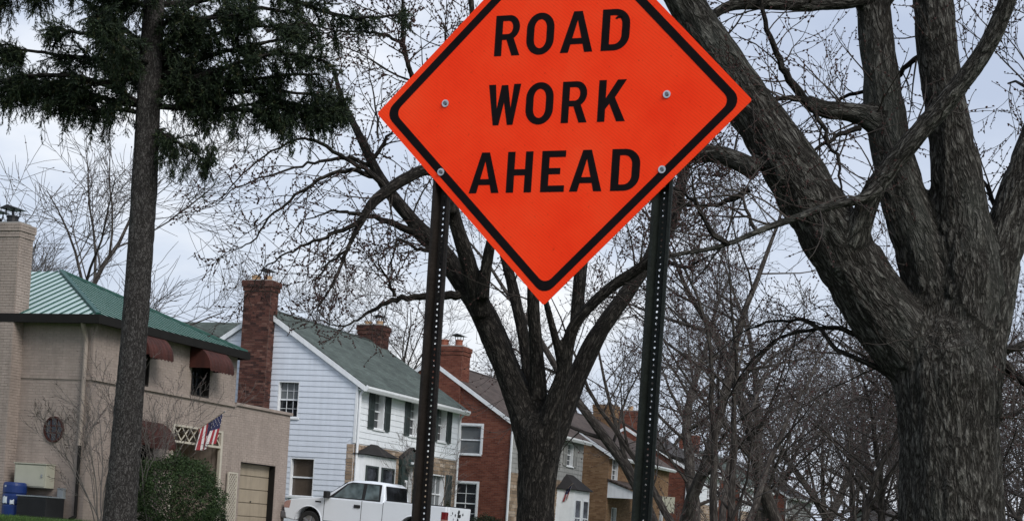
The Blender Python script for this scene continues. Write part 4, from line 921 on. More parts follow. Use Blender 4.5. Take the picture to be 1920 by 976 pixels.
    for xc in (fw, rw):
        mb = MB(); mb.box(xc - .47, xc + .47, -.6, .6, .5, .9); mb.build('wheel_well', M['rubber'], h)
        for sg in (-1, 1):
            prof = [(.25, .10), (.36, .115), (.385, .09), (.39, .0), (.385, -.09), (.36, -.115), (.25, -.10)]; mb = MB(); n = 28; yc = sg * .84
            for i in range(n):
                a, b = 2 * math.pi * i / n, 2 * math.pi * (i + 1) / n
                for (r0, y0), (r1, y1) in zip(prof, prof[1:]): mb.quad((xc + r0 * math.cos(a), yc + y0, zc + r0 * math.sin(a)), (xc + r0 * math.cos(b), yc + y0, zc + r0 * math.sin(b)), (xc + r1 * math.cos(b), yc + y1, zc + r1 * math.sin(b)), (xc + r1 * math.cos(a), yc + y1, zc + r1 * math.sin(a)))
            w = mb.build('wheel', M['tyre'], h, smooth=True)
            mb = MB(); mb.cyl((xc, yc + sg * .03, zc), (xc, yc + sg * .06, zc), .25, .25, 28); mb.cyl((xc, yc + sg * .06, zc), (xc, yc + sg * .10, zc), .07, .05, 14)
            for i in range(5):
                a = 2 * math.pi * i / 5; c_, s_ = math.cos(a), math.sin(a)
                mb.cyl((xc + .05 * c_, yc + sg * .08, zc + .05 * s_), (xc + .235 * c_, yc + sg * .075, zc + .235 * s_), .035, .04, 6)
            mb.build('rim', M['rim'], w)
    # front: bumper, grille, lamps; rear: tailgate, lamps, bumper, stickers
    mb = MB(); mb.box(-.10, .16, -Wd + .0, Wd - .0, .46, .70); mb.build('front_bumper', M['chrome'], h, .05)
    mb = MB(); mb.box(.0, .03, -.62, .62, .74, 1.0); mb.build('grille', M['rubber'], h, .01)
    for sg in (-1, 1):
        y0, y1 = sorted((sg * .66, sg * (Wd + .006))); mb = MB(); mb.prism([(.02, .80), (.22, .80), (.26, 1.06), (.10, 1.03), (.03, .98)], (y0, y1), 'xz'); mb.build('headlight', M['lamp_clear'], h, .01)
        y0, y1 = sorted((sg * .80, sg * (Wd + .008))); mb = MB(); mb.box(L - .16, L + (.012 if sg < 0 else -.03), y0, y1, .82, 1.14); t_ = mb.build('tail_light', M['tail'], h, .02)
        mb = MB(); y0, y1 = sorted((sg * .82, sg * (Wd + .011))); mb.box(L - .14, L + (.015 if sg < 0 else -.02), y0, y1, .84, .90); mb.build('reverse_lens', M['lamp_clear'], t_)
    mb = MB(); mb.box(L - .05, L + .018, -.79, .79, .60, 1.295); tg = mb.build('tailgate', M['truck'], h, .02)
    mb = MB(); mb.box(L + .018, L + .03, -.12, .12, 1.0, 1.10); mb.build('tailgate_handle', M['rubber'], tg)
    mb = MB(); mb.box(L - .10, L + .16, -Wd, Wd, .44, .62); mb.build('rear_bumper', M['chrome'], h, .03)
    rng = random.Random(4)
    for yy, zz, r in ((-.52, 1.12, .05), (-.30, 1.06, .06), (-.05, 1.16, .10), (-.08, .92, .08), (-.42, .93, .04), (-.62, 1.05, .035), (.3, 1.1, .06), (-.55, .84, .05)):
        n = 9; pts = [(yy + r * rng.uniform(.5, 1.1) * math.cos(2 * math.pi * i / n), zz + r * rng.uniform(.5, 1.1) * math.sin(2 * math.pi * i / n)) for i in range(n)]
        mb = MB(); mb.prism(pts, (L + .0185, L + .020), 'yz'); mb.build('sticker', M['sticker'], tg)
    mb = MB(); mb.box(4.75, 5.05, -Wd - .006, -Wd + .01, 1.19, 1.235); mb.build('side_decal', M['badge'], h)
    # a little interior seen through the glass is hidden by reflections; steering wheel
    mb = MB(); mb.cyl((1.95, -.5, 1.34), (2.0, -.5, 1.34), .19, .19, 18); mb.build('steering_wheel', M['rubber'], h)
pickup()

# ------------------------------------------------------------------ things against the beige house
def house_pt(x, y, z=0.0):                     # local point of the beige house frame
    return ts(-24.5 + x, 33.43 + y, .86 + z)
def barrel():
    p = house_pt(-1.62, -.62); h = thing('plastic_barrel', 'blue plastic barrel with torn white labels beside the air conditioner', 'barrel', p, -PHI)
    prof = [(.0, .0), (.25, .0), (.275, .02), (.285, .08), (.29, .28), (.275, .30), (.275, .33), (.292, .35), (.292, .55), (.277, .57), (.277, .60), (.29, .62), (.285, .80), (.27, .86), (.24, .88), (.23, .86), (0, .86)]
    mb = MB(); n = 28
    for i in range(n):
        a, b = 2 * math.pi * i / n, 2 * math.pi * (i + 1) / n
        for (r0, z0), (r1, z1) in zip(prof, prof[1:]): mb.quad((r0 * math.cos(a), r0 * math.sin(a), z0), (r0 * math.cos(b), r0 * math.sin(b), z0), (r1 * math.cos(b), r1 * math.sin(b), z1), (r1 * math.cos(a), r1 * math.sin(a), z1))
    me = mb.mesh('drum'); bm = bmesh.new(); bm.from_mesh(me); bmesh.ops.remove_doubles(bm, verts=bm.verts, dist=1e-5); bmesh.ops.recalc_face_normals(bm, faces=bm.faces); bm.to_mesh(me); bm.free()
    d = link('drum', me, M['blue'], h)
    rng = random.Random(8)
    for a0, a1, z0, z1 in ((-120, -88, .34, .53), (-72, -52, .32, .45), (-108, -96, .74, .80)):
        mb = MB(); k = 8; top = []; bot = []
        for i in range(k + 1):
            a = math.radians(a0 + (a1 - a0) * i / k); r = .2955; e = .03 * (1 if 0 < i < k else .2)
            top.append((r * math.cos(a), r * math.sin(a), z1 + rng.uniform(-e, e * .3))); bot.append((r * math.cos(a), r * math.sin(a), z0 + rng.uniform(-e * .3, e)))
        for i in range(k): mb.quad(bot[i], bot[i + 1], top[i + 1], top[i])
        mb.build('paper_label', M['paper'], h)
barrel()
def small_things():
    p = house_pt(-1.38, -.02, .78); h = thing('utility_cabinet', 'cream metal cabinet fixed to the wall above the blue barrel', 'cabinet', p, -PHI)
    mb = MB(); mb.box(-.48, .48, -.36, 0, 0, .58); c = mb.build('case', M['cream'], h, .012); mb = MB(); mb.box(-.44, .44, -.375, -.362, .03, .55); mb.build('door', M['cream'], h, .006)
    mb = MB(); mb.box(-.50, .50, -.39, 0, .582, .61); mb.build('lid', M['cream'], h, .006); mb = MB(); mb.box(.36, .39, -.40, -.376, .26, .34); mb.build('latch', M['grey_box'], h)
    p = house_pt(-.83, -.60); h = thing('air_conditioner', 'dark air conditioner unit on the grass with a pale top edge', 'air conditioner', p, -PHI)
    mb = MB(); mb.box(-.44, .44, -.36, .36, .04, .54); mb.build('cabinet', M['ac'], h, .02)
    for i in range(12): mb = MB(); mb.box(-.43, .43, -.372, -.361, .07 + i * .037, .085 + i * .037); mb.build('louvre', M['ac'], h)
    mb = MB(); mb.box(-.46, .46, -.38, .38, .541, .575); t = mb.build('top_cover', M['grey_box'], h, .01); mb = MB(); mb.cyl((0, 0, .576), (0, 0, .60), .28, .26, 24); mb.build('fan_grille', M['ac'], t)
    mb = MB(); mb.box(-.5, .5, -.42, .42, -.03, .04); mb.build('base', M['concrete'], h)
    p = house_pt(-.62, -.02, .55); h = thing('meter_box', 'small grey electric disconnect box on the wall above the air conditioner', 'electric box', p, -PHI)
    mb = MB(); mb.box(-.09, .09, -.12, 0, 0, .24); mb.build('case', M['grey_box'], h, .008); mb = MB(); mb.box(-.095, .095, -.13, 0, .241, .262); mb.build('hood', M['grey_box'], h); mb = MB(); mb.cyl((0, -.05, -.35), (0, -.05, 0), .02); mb.build('conduit', M['grey_box'], h)
    p = house_pt(.10, 6.83); h = thing('lattice_trellis', 'cream diamond lattice trellis panel standing left of the garage door', 'trellis', p, -PHI)
    w, z1 = .52, 1.66; fr_ = MB(); fr_.box(-.02, .02, -w / 2, -w / 2 + .04, 0, z1); fr_.box(-.02, .02, w / 2 - .04, w / 2, 0, z1); fr_.box(-.02, .02, -w / 2 + .04, w / 2 - .04, z1 - .04, z1); fr_.box(-.02, .02, -w / 2 + .04, w / 2 - .04, 0, .04); fr_.build('frame', M['lattice'], h)
    iw = w - .08
    for sg in (1, -1):
        k = -1
        zs = -iw
        while zs < z1 - .04:
            a0, a1 = max(0, (.04 - zs)), min(iw, z1 - .04 - zs)
            if a1 > a0 + .02:
                f = (lambda a: -iw / 2 + a) if sg > 0 else (lambda a: iw / 2 - a)
                y0, y1 = f(a0), f(a1); q = .016; mb = MB(); x0 = .002 if sg > 0 else -.010
                mb.prism([(y0, zs + a0 - q), (y0, zs + a0 + q), (y1, zs + a1 + q), (y1, zs + a1 - q)], (x0, x0 + .008), 'yz'); mb.build('lattice_slat', M['lattice'], h)
            zs += .125
    # flag on its pole over the entrance
    p = house_pt(.03, 4.72, 2.62); h = thing('flag', 'stars and stripes flag drooping from a pole over the beige house entrance', 'flag', p, -PHI)
    a, b = Vector((0, 0, 0)), Vector((.78, .24, .62)); mb = MB(); mb.cyl(a, b, .014, .011, 8); mb.build('flag_pole', M['wood'], h); mb = MB(); mb.cyl(b, b + (b - a).normalized() * .05, .022, .022, 8); mb.build('finial', M['alu'], h)
    def cloth(h, a, b, hang, seed, ns=13, nh=14):
        rng = random.Random(seed); ph = [rng.uniform(0, 6) for _ in range(4)]
        def P(u, v):
            q = b + (a - b) * (u * .78 + .02)
            gather = 1 - .25 * v
            m_ = b + (a - b) * .42; q = m_ + (q - m_) * gather
            fold = .07 * v ** .7 * math.sin(u * 11 + ph[0]) + .03 * v * math.sin(u * 23 + ph[1])
            return (q.x + fold * .6 - .10 * v, q.y + fold * .8 - .06 * v, q.z - hang * v * (1 - .10 * u) - .03 * math.sin(u * 9 + ph[2]) * v)
        for i in range(ns):
            sub = 3; mbs = {0: MB(), 1: MB()}
            for s_ in range(sub):
                u0, u1 = (i + s_ / sub) / ns, (i + (s_ + 1) / sub) / ns
                for j in range(nh):
                    v0, v1 = j / nh, (j + 1) / nh; cant = 1 if (i < 8 and v0 < .5) else 0
                    mbs[cant].quad(P(u0, v0), P(u1, v0), P(u1, v1), P(u0, v1))
            for cant, mb in mbs.items():
                if mb.v: mb.build('canton' if cant else 'stripe', M['flag_blue'] if cant else (M['flag_red'] if i % 2 == 0 else M['flag_white']), h, smooth=True)
        for r_ in range(5):
            for c_ in range(5):
                u, v = (.03 + r_ * .1 + (.05 if c_ % 2 else 0)), .04 + c_ * .08; q = Vector(P(u, v)); mb = MB()
                st = [(q.x + .016, q.y - .0 + .022 * (1 if k % 2 == 0 else .4) * math.sin(k * math.pi / 5), q.z + .022 * (1 if k % 2 == 0 else .4) * math.cos(k * math.pi / 5)) for k in range(10)]
                mb.quad(*st); mb.build('star', M['flag_white'], h)
    cloth(h, a, b, .78, 3)
    p = ts(-24.2, 68.1, LAWN + 2.35); h = thing('flag', 'small faded striped flag hung beside the white bay window of the red house', 'flag', p, -PHI)
    a, b = Vector((0, 0, 0)), Vector((.62, -.12, .55)); mb = MB(); mb.cyl(a, b, .016, .012, 8); mb.build('flag_pole', M['wood'], h); cloth(h, a, b, .62, 6)
    # back of a small street sign across the road
    p = at(1253, 945, 62); h = thing('street_sign', 'blank pale back of a small rectangular sign on a metal post', 'street sign', (p.x, p.y, ground_z(to_ts(p)[0])), 0.15)
    zc = p.z - h.location.z
    mb = MB(); mb.box(-.25, .25, -.006, 0, zc - .32, zc + .30); mb.build('panel', M['cream'], h, .0); mb = MB(); mb.box(-.05, .05, .002, .05, -.3, zc + .28); mb.build('post', M['grey_box'], h)
small_things()
# ------------------------------------------------------------------ trees
def cat_rom(P, R, n=5):
    out, rr = [], []
    for i in range(len(P) - 1):
        p0, p1, p2, p3 = P[max(i - 1, 0)], P[i], P[i + 1], P[min(i + 2, len(P) - 1)]
        for k in range(n):
            t = k / n; out.append(.5 * ((2 * p1) + (p2 - p0) * t + (2 * p0 - 5 * p1 + 4 * p2 - p3) * t * t + (3 * p1 - p0 - 3 * p2 + p3) * t ** 3)); rr.append(R[i] + (R[i + 1] - R[i]) * t)
    out.append(P[-1]); rr.append(R[-1]); return out, rr
def trace(pix, Y0, Y1, rpx, n=5, wob=0.0, rng=None):
    m = len(pix); P = []; R = []
    for i, (x, y) in enumerate(pix):
        Y = Y0 + (Y1 - Y0) * i / max(1, m - 1); P.append(at(x, y, Y))
        k = i / max(1, m - 1) * (len(rpx) - 1); a = int(min(k, len(rpx) - 2)) if len(rpx) > 1 else 0
        r = rpx[0] if len(rpx) == 1 else rpx[a] + (rpx[a + 1] - rpx[a]) * (k - a); R.append(r * Y / FPX)
    P, R = cat_rom(P, R, n)
    if wob and rng:
        for i in range(1, len(P) - 1): P[i] = P[i] + Vector((rng.uniform(-1, 1), rng.uniform(-1, 1), rng.uniform(-1, 1))) * wob
    return P, R
def tubes_arrays(tubes, sides):
    """tubes: list of (pts, radii) -> verts, quads, bk"""
    groups = {}
    for P, R in tubes: groups.setdefault(len(P), []).append((P, R))
    VV, QQ, BK = [], [], []; base = 0
    for n, g in groups.items():
        P = np.array([[tuple(p) for p in a] for a, _ in g]); R = np.array([b for _, b in g]); N = len(g)
        T = np.gradient(P, axis=1); T /= np.linalg.norm(T, axis=2, keepdims=True) + 1e-9
        ref = np.zeros_like(T); mean = T.mean(1, keepdims=True); ax = np.argmin(np.abs(mean), axis=2); ref[np.arange(N)[:, None], np.arange(n)[None, :], ax] = 1
        A = np.cross(T, ref); A /= np.linalg.norm(A, axis=2, keepdims=True) + 1e-9; B = np.cross(T, A)
        th = np.arange(sides) * 2 * np.pi / sides; c, s = np.cos(th), np.sin(th)
        ring = P[:, :, None, :] + R[:, :, None, None] * (A[:, :, None, :] * c[None, None, :, None] + B[:, :, None, :] * s[None, None, :, None])
        ln = np.concatenate([np.zeros((N, 1)), np.cumsum(np.linalg.norm(np.diff(P, axis=1), axis=2), axis=1)], 1)
        bk = np.stack([R[:, :, None] * c, R[:, :, None] * s, np.broadcast_to(ln[:, :, None] * .22, ring.shape[:3])], 3)
        bk = bk + np.random.default_rng(n).uniform(0, 50, (N, 1, 1, 3))
        i = np.arange(N)[:, None, None] * n * sides + np.arange(n - 1)[None, :, None] * sides; j = np.arange(sides)[None, None, :]; k = (j + 1) % sides
        q = np.stack([i + j, i + k, i + sides + k, i + sides + j], 3).reshape(-1, 4) + base
        VV.append(ring.reshape(-1, 3)); QQ.append(q); BK.append(bk.reshape(-1, 3)); base += N * n * sides
    return np.concatenate(VV), np.concatenate(QQ), np.concatenate(BK)
def tube_mesh(name, tubes, sides):
    v, q, b = tubes_arrays(tubes, sides); return fast_mesh(name, v, q, None, {'bk': b}, True)
def octa(P, D, r, l):
    """small elongated buds: P (N,3) centres, D directions, r radii, l half lengths -> verts, tris"""
    P, D = np.asarray(P, float), np.asarray(D, float); D /= np.linalg.norm(D, axis=1, keepdims=True) + 1e-9
    A = np.cross(D, np.array([.3, .5, .81])); A /= np.linalg.norm(A, axis=1, keepdims=True) + 1e-9; B = np.cross(D, A); r = np.asarray(r)[:, None]; l = np.asarray(l)[:, None]
    v = np.stack([P - D * l, P + A * r, P + B * r, P - A * r, P - B * r, P + D * l], 1).reshape(-1, 3); n = len(P)
    t = np.array([(0, 2, 1), (0, 3, 2), (0, 4, 3), (0, 1, 4), (5, 1, 2), (5, 2, 3), (5, 3, 4), (5, 4, 1)]); t = (t[None] + (np.arange(n) * 6)[:, None, None]).reshape(-1, 3)
    return v, t
def rdir(rng): 
    while True:
        v = Vector((rng.uniform(-1, 1), rng.uniform(-1, 1), rng.uniform(-1, 1)))
        if .05 < v.length < 1: return v.normalized()
class Grow:
    cap = .0135
    def __init__(s, rng, rmin=.004, wob=.16, up=.03, kids=(0, 5, 6, 6), seg=(5, 5, 6, 7), ratio=(.40, .62), ang=(28, 62), bud=None, taper=.25, droop=0.0):
        s.rng, s.rmin, s.wob, s.up, s.kids, s.seg, s.ratio, s.ang, s.bud, s.taper, s.droop = rng, rmin, wob, up, kids, seg, ratio, ang, bud, taper, droop
        s.tubes = []; s.budp = []; s.budd = []
    def branch(s, p, d, L, r, lev):
        g = s.rng; r = max(s.rmin, min(r, L * s.cap)); n = s.seg[lev]; P = [p.copy()]; R = [r]; d = d.normalized(); st = L / n
        for i in range(n):
            d = (d + rdir(g) * s.wob + Vector((0, 0, s.up - (s.droop if lev < 2 else 0)))).normalized(); P.append(P[-1] + d * st); R.append(max(s.rmin * (.7 if i == n - 1 else 1), r * (1 - (1 - s.taper) * (i + 1) / n)))
        s.tubes.append((P, R)); s.sprout(P, R, L, lev)
    def sprout(s, P, R, L, lev, k=None, start=.22, out=None):
        g = s.rng; n = len(P) - 1
        if lev == 0:
            if s.bud:
                for i in range(1, n + 1):
                    if g.random() < s.bud: s.budp.append(P[i] + rdir(g) * .012); s.budd.append(P[i] - P[i - 1])
            return
        kk = s.kids[lev] if k is None else k
        for j in range(kk):
            f = start + (1 - start) * (j + g.random()) / kk; x = f * n; i = min(int(x), n - 1); w = x - i
            p = P[i].lerp(P[i + 1], w); t = (P[i + 1] - P[i]).normalized(); r = R[i] + (R[i + 1] - R[i]) * w
            a = math.radians(g.uniform(*s.ang)); sd = t.cross(rdir(g)).normalized()
            if out is not None: sd = (sd + out).normalized()
            d = t * math.cos(a) + sd * math.sin(a); l = L * g.uniform(*s.ratio) * (1 - .35 * f)
            s.branch(p, d, l, max(s.rmin, r * g.uniform(.42, .68)), lev - 1)
    def buds(s, rng, r=.010, l=.020):
        n = len(s.budp); 
        if not n: return None
        P = np.array([tuple(p) for p in s.budp]); D = np.array([tuple(p) for p in s.budd]); q = np.random.default_rng(1)
        P = P + q.normal(0, r * .5, P.shape); D = D + q.normal(0, .02, D.shape)
        return octa(P, D, q.uniform(.6, 1.5, n) * r, q.uniform(.6, 1.4, n) * l)
def finish(root, gr, origin, big=.03, m_b=None, m_t=None, m_bud=None, br=.010, bl=.020, name='crown'):
    o = Vector(origin); T1 = [([p - o for p in P], R) for P, R in gr.tubes if R[0] >= big]; T2 = [([p - o for p in P], R) for P, R in gr.tubes if R[0] < big]
    if T1: link('limbs', tube_mesh('limbs', T1, 7), m_b, root, kind='stuff')
    c = link(name, tube_mesh(name, T2, 3), m_t, root, kind='stuff')
    b = gr.buds(gr.rng, br, bl)
    if b is not None: v, t = b; link('buds', fast_mesh('buds', v - np.array(tuple(o)), None, t, None, False), m_bud or M['bud'], root, kind='stuff')
    return c
def vnoise(p, seed=0):
    p = np.asarray(p, float); i = np.floor(p).astype(np.int64); f = p - i; f = f * f * (3 - 2 * f)
    def hsh(a): 
        x = (a[:, 0] * 374761393 + a[:, 1] * 668265263 + a[:, 2] * 2147483647 + seed * 974711) & 0x7fffffff; x = ((x ^ (x >> 13)) * 1274126177) & 0x7fffffff; return ((x ^ (x >> 16)) & 0xffff) / 65535.0
    r = 0
    for dx in (0, 1):
        for dy in (0, 1):
            for dz in (0, 1):
                w = (f[:, 0] if dx else 1 - f[:, 0]) * (f[:, 1] if dy else 1 - f[:, 1]) * (f[:, 2] if dz else 1 - f[:, 2]); r = r + w * hsh(i + np.array([dx, dy, dz]))
    return r
def fused_trunk(name, limbs, vox, m, root, origin, amp=.018, freq=9.0, lump=.02):
    """limbs overlap: voxel-fuse them into one surface, then press bark ridges into it"""
    o = Vector(origin); L = [([p - o for p in P], R) for P, R in limbs]
    mb = MB()
    v, q, b = tubes_arrays(L, 20); me = fast_mesh(name, v, q)
    bm = bmesh.new(); bm.from_mesh(me); bmesh.ops.holes_fill(bm, edges=[e for e in bm.edges if e.is_boundary]); bmesh.ops.recalc_face_normals(bm, faces=bm.faces); bm.to_mesh(me); bm.free()
    ob = bpy.data.objects.new(name, me); COL.objects.link(ob); md = ob.modifiers.new('r', 'REMESH'); md.mode = 'VOXEL'; md.voxel_size = vox; md.adaptivity = 0; ms = ob.modifiers.new('s', 'SMOOTH'); ms.factor = .5; ms.iterations = 6
    dg = bpy.context.evaluated_depsgraph_get(); m2 = bpy.data.meshes.new_from_object(ob.evaluated_get(dg)); bpy.data.objects.remove(ob)
    nv = len(m2.vertices); co_ = np.empty(nv * 3, np.float32); m2.vertices.foreach_get('co', co_); co_ = co_.reshape(-1, 3).astype(float); nr = np.empty(nv * 3, np.float32); m2.vertices.foreach_get('normal', nr); nr = nr.reshape(-1, 3)
    # nearest axis sample -> bark coordinates
    S_, T_, E1, E2, LN, RR, LI = [], [], [], [], [], [], []
    for li, (P, R) in enumerate(L):
        acc = li * 7.3; e = None
        for i in range(len(P) - 1):
            t = (P[i + 1] - P[i]).normalized()
            e = (t.cross(Vector((.2, 1, .1))) if e is None else (e - t * e.dot(t))).normalized(); f = t.cross(e); l = (P[i + 1] - P[i]).length
            for k in range(4): S_.append(P[i].lerp(P[i + 1], k / 4)); T_.append(t); E1.append(e); E2.append(f); LN.append(acc + l * k / 4); RR.append(R[i]); LI.append(li)
            acc += l
    A = lambda x: np.array([tuple(y) for y in x]); S_, T_, E1, E2 = A(S_), A(T_), A(E1), A(E2); LN = np.array(LN); RR = np.array(RR)
    LI = np.array(LI); best = np.full(nv, 1e9); idx = np.zeros(nv, int)
    for li in range(len(L)):                                  # ragged borders between limbs, so their bark interlocks
        w = np.where(LI == li)[0]; jag = (vnoise(co_ * np.array([14, 14, 5]), 40 + li) - .5) * .16 + (vnoise(co_ * 3, 70 + li) - .5) * .12
        for a in range(0, nv, 6000):
            d = ((co_[a:a + 6000, None, :] - S_[w][None]) ** 2).sum(2) - (RR[w] ** 2)[None]; k = d.argmin(1); dm = d[np.arange(len(k)), k] + jag[a:a + 6000] * np.clip(RR[w][k], .05, .6); sl_ = slice(a, a + 6000); m_ = dm < best[sl_]
            best[sl_] = np.where(m_, dm, best[sl_]); idx[sl_] = np.where(m_, w[k], idx[sl_])
    dv = co_ - S_[idx]; along = (dv * T_[idx]).sum(1)
    bk = np.stack([(dv * E1[idx]).sum(1), (dv * E2[idx]).sum(1), (LN[idx] + along) * .22], 1)
    n1 = vnoise(bk * freq + vnoise(bk * 4, 3)[:, None] * 1.2, 1); n2 = vnoise(bk * freq * 2.1, 2); ridge = 1 - np.abs(n1 - .5) * 2.0
    big = vnoise(co_ * 1.7, 5) - .5; sc = np.clip(RR[idx] / .3, .25, 1)
    disp = (np.clip((1 - ridge) * 2.2, 0, 1) - .6) * amp + (n2 - .5) * amp * .8
    co_ = co_ + nr * (disp * sc + big * lump * sc)[:, None]
    m2.vertices.foreach_set('co', co_.astype(np.float32).ravel()); at_ = m2.attributes.new('bk', 'FLOAT_VECTOR', 'POINT'); at_.data.foreach_set('vector', bk.astype(np.float32).ravel())
    m2.polygons.foreach_set('use_smooth', np.ones(len(m2.polygons), bool)); m2.update(); m2.materials.clear()
    return link(name, m2, m, root)
def root_flare(base, r0, top_pt, r1, ext=1.4):
    """trunk from below the ground up to a traced point, flaring at the foot"""
    b = Vector(base); P = [b + Vector((0, 0, -.4)), b, b + Vector((0, 0, .35)), b.lerp(top_pt, .55)]; return P, [r0 * 1.55, r0 * 1.35, r0 * 1.12, r0 * 1.02]

# ---- the big maple at the right
def big_maple():
    Y = 19.0; rng = random.Random(21); base = at(1786, 1180, Y); gz = ground_z(to_ts(base)[0]); base.z = gz
    root = thing('maple_tree', 'huge grey maple with furrowed bark and four leaning limbs, right foreground', 'tree', base)
    tk, rk = trace([(1783, 990), (1781, 880), (1777, 790), (1773, 720), (1770, 660), (1772, 600)], Y, Y, [97, 93, 93, 96, 84, 45])
    pre, rp = root_flare(base, 100 * Y / FPX, tk[0], 0); trunk = (pre + tk, rp + rk)
    LA = trace([(1775, 770), (1705, 655), (1635, 560), (1560, 440), (1480, 310), (1400, 190), (1325, 70), (1270, -20), (1215, -120), (1170, -230)], Y + .12, Y - .6, [58, 64, 60, 57, 52, 46, 38, 32, 26, 20])
    LB = trace([(1780, 760), (1765, 640), (1738, 500), (1705, 400), (1670, 280), (1650, 130), (1637, 0), (1625, -120), (1600, -260)], Y + .1, Y + .5, [66, 58, 50, 46, 38, 35, 31, 27, 20])
    LC = trace([(1790, 780), (1808, 640), (1812, 520), (1800, 400), (1785, 280), (1765, 150), (1750, 20), (1742, -120), (1745, -280)], Y + .1, Y + .2, [85, 72, 66, 50, 42, 37, 38, 32, 24])
    LD = trace([(1800, 790), (1845, 620), (1872, 500), (1905, 380), (1945, 260), (1990, 120), (2040, -60)], Y, Y + .6, [72, 48, 40, 38, 33, 28, 20])
    LE = trace([(1570, 500), (1600, 455), (1620, 400), (1645, 345), (1705, 270), (1775, 190), (1835, 110), (1878, 30), (1900, -50), (1915, -150)], Y - .22, Y - 1.3, [20, 25, 22, 20, 20, 19, 19, 18, 16, 13])
    S1 = trace([(1668, 250), (1630, 222), (1590, 210), (1545, 205), (1512, 190)], Y + .3, Y - .1, [24, 22, 17, 16, 13]); S2 = trace([(1640, -10), (1580, 4), (1500, 8), (1420, 5), (1365, 12), (1318, 42)], Y + .3, Y - .4, [17, 14, 13, 13, 11, 9])
    S3 = trace([(1420, 320), (1380, 300), (1340, 288), (1295, 292), (1240, 300)], Y - .4, Y - .1, [20, 19, 17, 15, 12])
    S4 = trace([(1648, 350), (1616, 372), (1560, 385), (1500, 405), (1430, 430), (1350, 462), (1280, 475), (1235, 487)], Y - .9, Y - 1.3, [15, 11, 9, 8, 7.5, 6.5, 5.5, 4.5])
    fused_trunk('trunk', [trunk, LA, LB, LC, LD, LE, S1, S2, S3, S4], .028, M['bark_maple'], root, base, .030, 9.0, .04)
    g = Grow(rng, .0042, .20, .02, (0, 5, 5, 4), (6, 6, 6, 6), (.42, .66), (30, 70), .75)
    def tb(pix, Y0, Y1, r):
        P, R = trace(pix, Y0, Y1, r, 4, .016, rng); n = len(R) - 1; return P, [max(.005, q * (1 - .4 * i / n)) for i, q in enumerate(R)]
    extra = [tb([(1512, 192), (1480, 150), (1455, 100), (1435, 40), (1425, -20), (1415, -80)], Y - .1, Y - .3, [10, 8, 7, 6, 5, 4]), tb([(1520, 195), (1490, 184), (1455, 185), (1415, 178), (1370, 182)], Y - .1, Y - .5, [7, 6, 5, 4, 3]),
             tb([(1520, 200), (1548, 245), (1550, 270), (1570, 290), (1575, 340), (1582, 380), (1590, 440)], Y - .15, Y - .4, [5, 4.5, 4, 4, 3, 3, 2]), tb([(1612, 240), (1575, 252), (1545, 272), (1500, 300), (1480, 320)], Y, Y - .3, [6, 5, 4, 3, 2]),
             tb([(1365, 458), (1330, 430), (1305, 385), (1280, 360), (1250, 345)], Y - 1.2, Y - 1.3, [6, 5, 4.5, 4, 3]), tb([(1420, 432), (1400, 395), (1390, 370), (1340, 368), (1290, 372)], Y - 1.1, Y - .9, [5, 4, 4, 3, 2]),
             tb([(1405, 355), (1370, 375), (1330, 385), (1270, 380)], Y - .4, Y - .2, [7, 6, 5, 4]), tb([(1765, 30), (1735, 90), (1695, 130), (1660, 160), (1590, 180), (1550, 200)], Y + .6, Y + .9, [6, 6, 6, 5, 5, 4]),
             tb([(1700, 725), (1650, 690), (1570, 655), (1530, 610), (1480, 600), (1420, 610), (1370, 640)], Y, Y + .8, [7, 6, 5, 4.5, 4, 3, 1.5]), tb([(1680, 660), (1610, 628), (1560, 615), (1510, 620), (1450, 640), (1400, 690), (1360, 760)], Y + .3, Y + 1.2, [6, 5.5, 5, 4.5, 4, 3, 1.5]),
             tb([(1860, 650), (1890, 690), (1915, 712), (1945, 735), (2000, 790)], Y + .2, Y - .3, [13, 11, 10, 8, 6]), tb([(1865, 640), (1890, 655), (1935, 640), (1990, 650)], Y + .4, Y + 1, [10, 9, 8, 6]),
             tb([(1868, 780), (1900, 775), (1935, 760), (1990, 770)], Y + .4, Y + 1, [7, 6, 5, 4]), tb([(1895, 430), (1870, 395), (1850, 350), (1830, 330)], Y + .5, Y + .9, [7, 6, 5, 3]),
             tb([(1905, 300), (1925, 280), (1960, 270)], Y + .4, Y + .4, [10, 9, 8])]
    for P, R in extra: g.tubes.append((P, R))
    for P, R in extra: g.sprout(P, R, 2.0, 2, 9, .12)
    for P, R in (LE, S1, S2, S3, S4): g.sprout(P, R, 2.2, 2, 9, .15)
    for P, R in (LA, LB, LC, LD): g.sprout(P, R, 2.6, 2, 6, .55)
    for P, R in (LB, LC, LD, LA):                                        # crown above the frame
        for k in range(5):
            i = int(len(P) * (.72 + .27 * k / 4)) - 1; d = (P[i] - P[i - 2]).normalized() + rdir(rng) * .8; d.z = abs(d.z) * .7 + .2; g.branch(P[i], d, rng.uniform(2.2, 3.6), R[i] * .6, 3)
    finish(root, g, base, .03, M['bark_mid'], M['twig'], M['bud'], .011, .019)
    # tuft of dead shoots caught in the fork
    g2 = Grow(rng, .0035, .25, .0, (0, 4, 4, 4), (4, 5, 5, 5)); c = at(1775, 640, Y - .75)
    for i in range(13): g2.branch(c + Vector((rng.uniform(-.45, .25), rng.uniform(-.05, .05), rng.uniform(-.12, .12))), Vector((rng.uniform(-1, 1), -.5, rng.uniform(-.3, .35))), rng.uniform(.3, .8), .006, 1)
    T2 = [([p - base for p in P], R) for P, R in g2.tubes]; link('dead_shoots', tube_mesh('dead_shoots', T2, 3), M['twig'], root, kind='stuff')
big_maple()

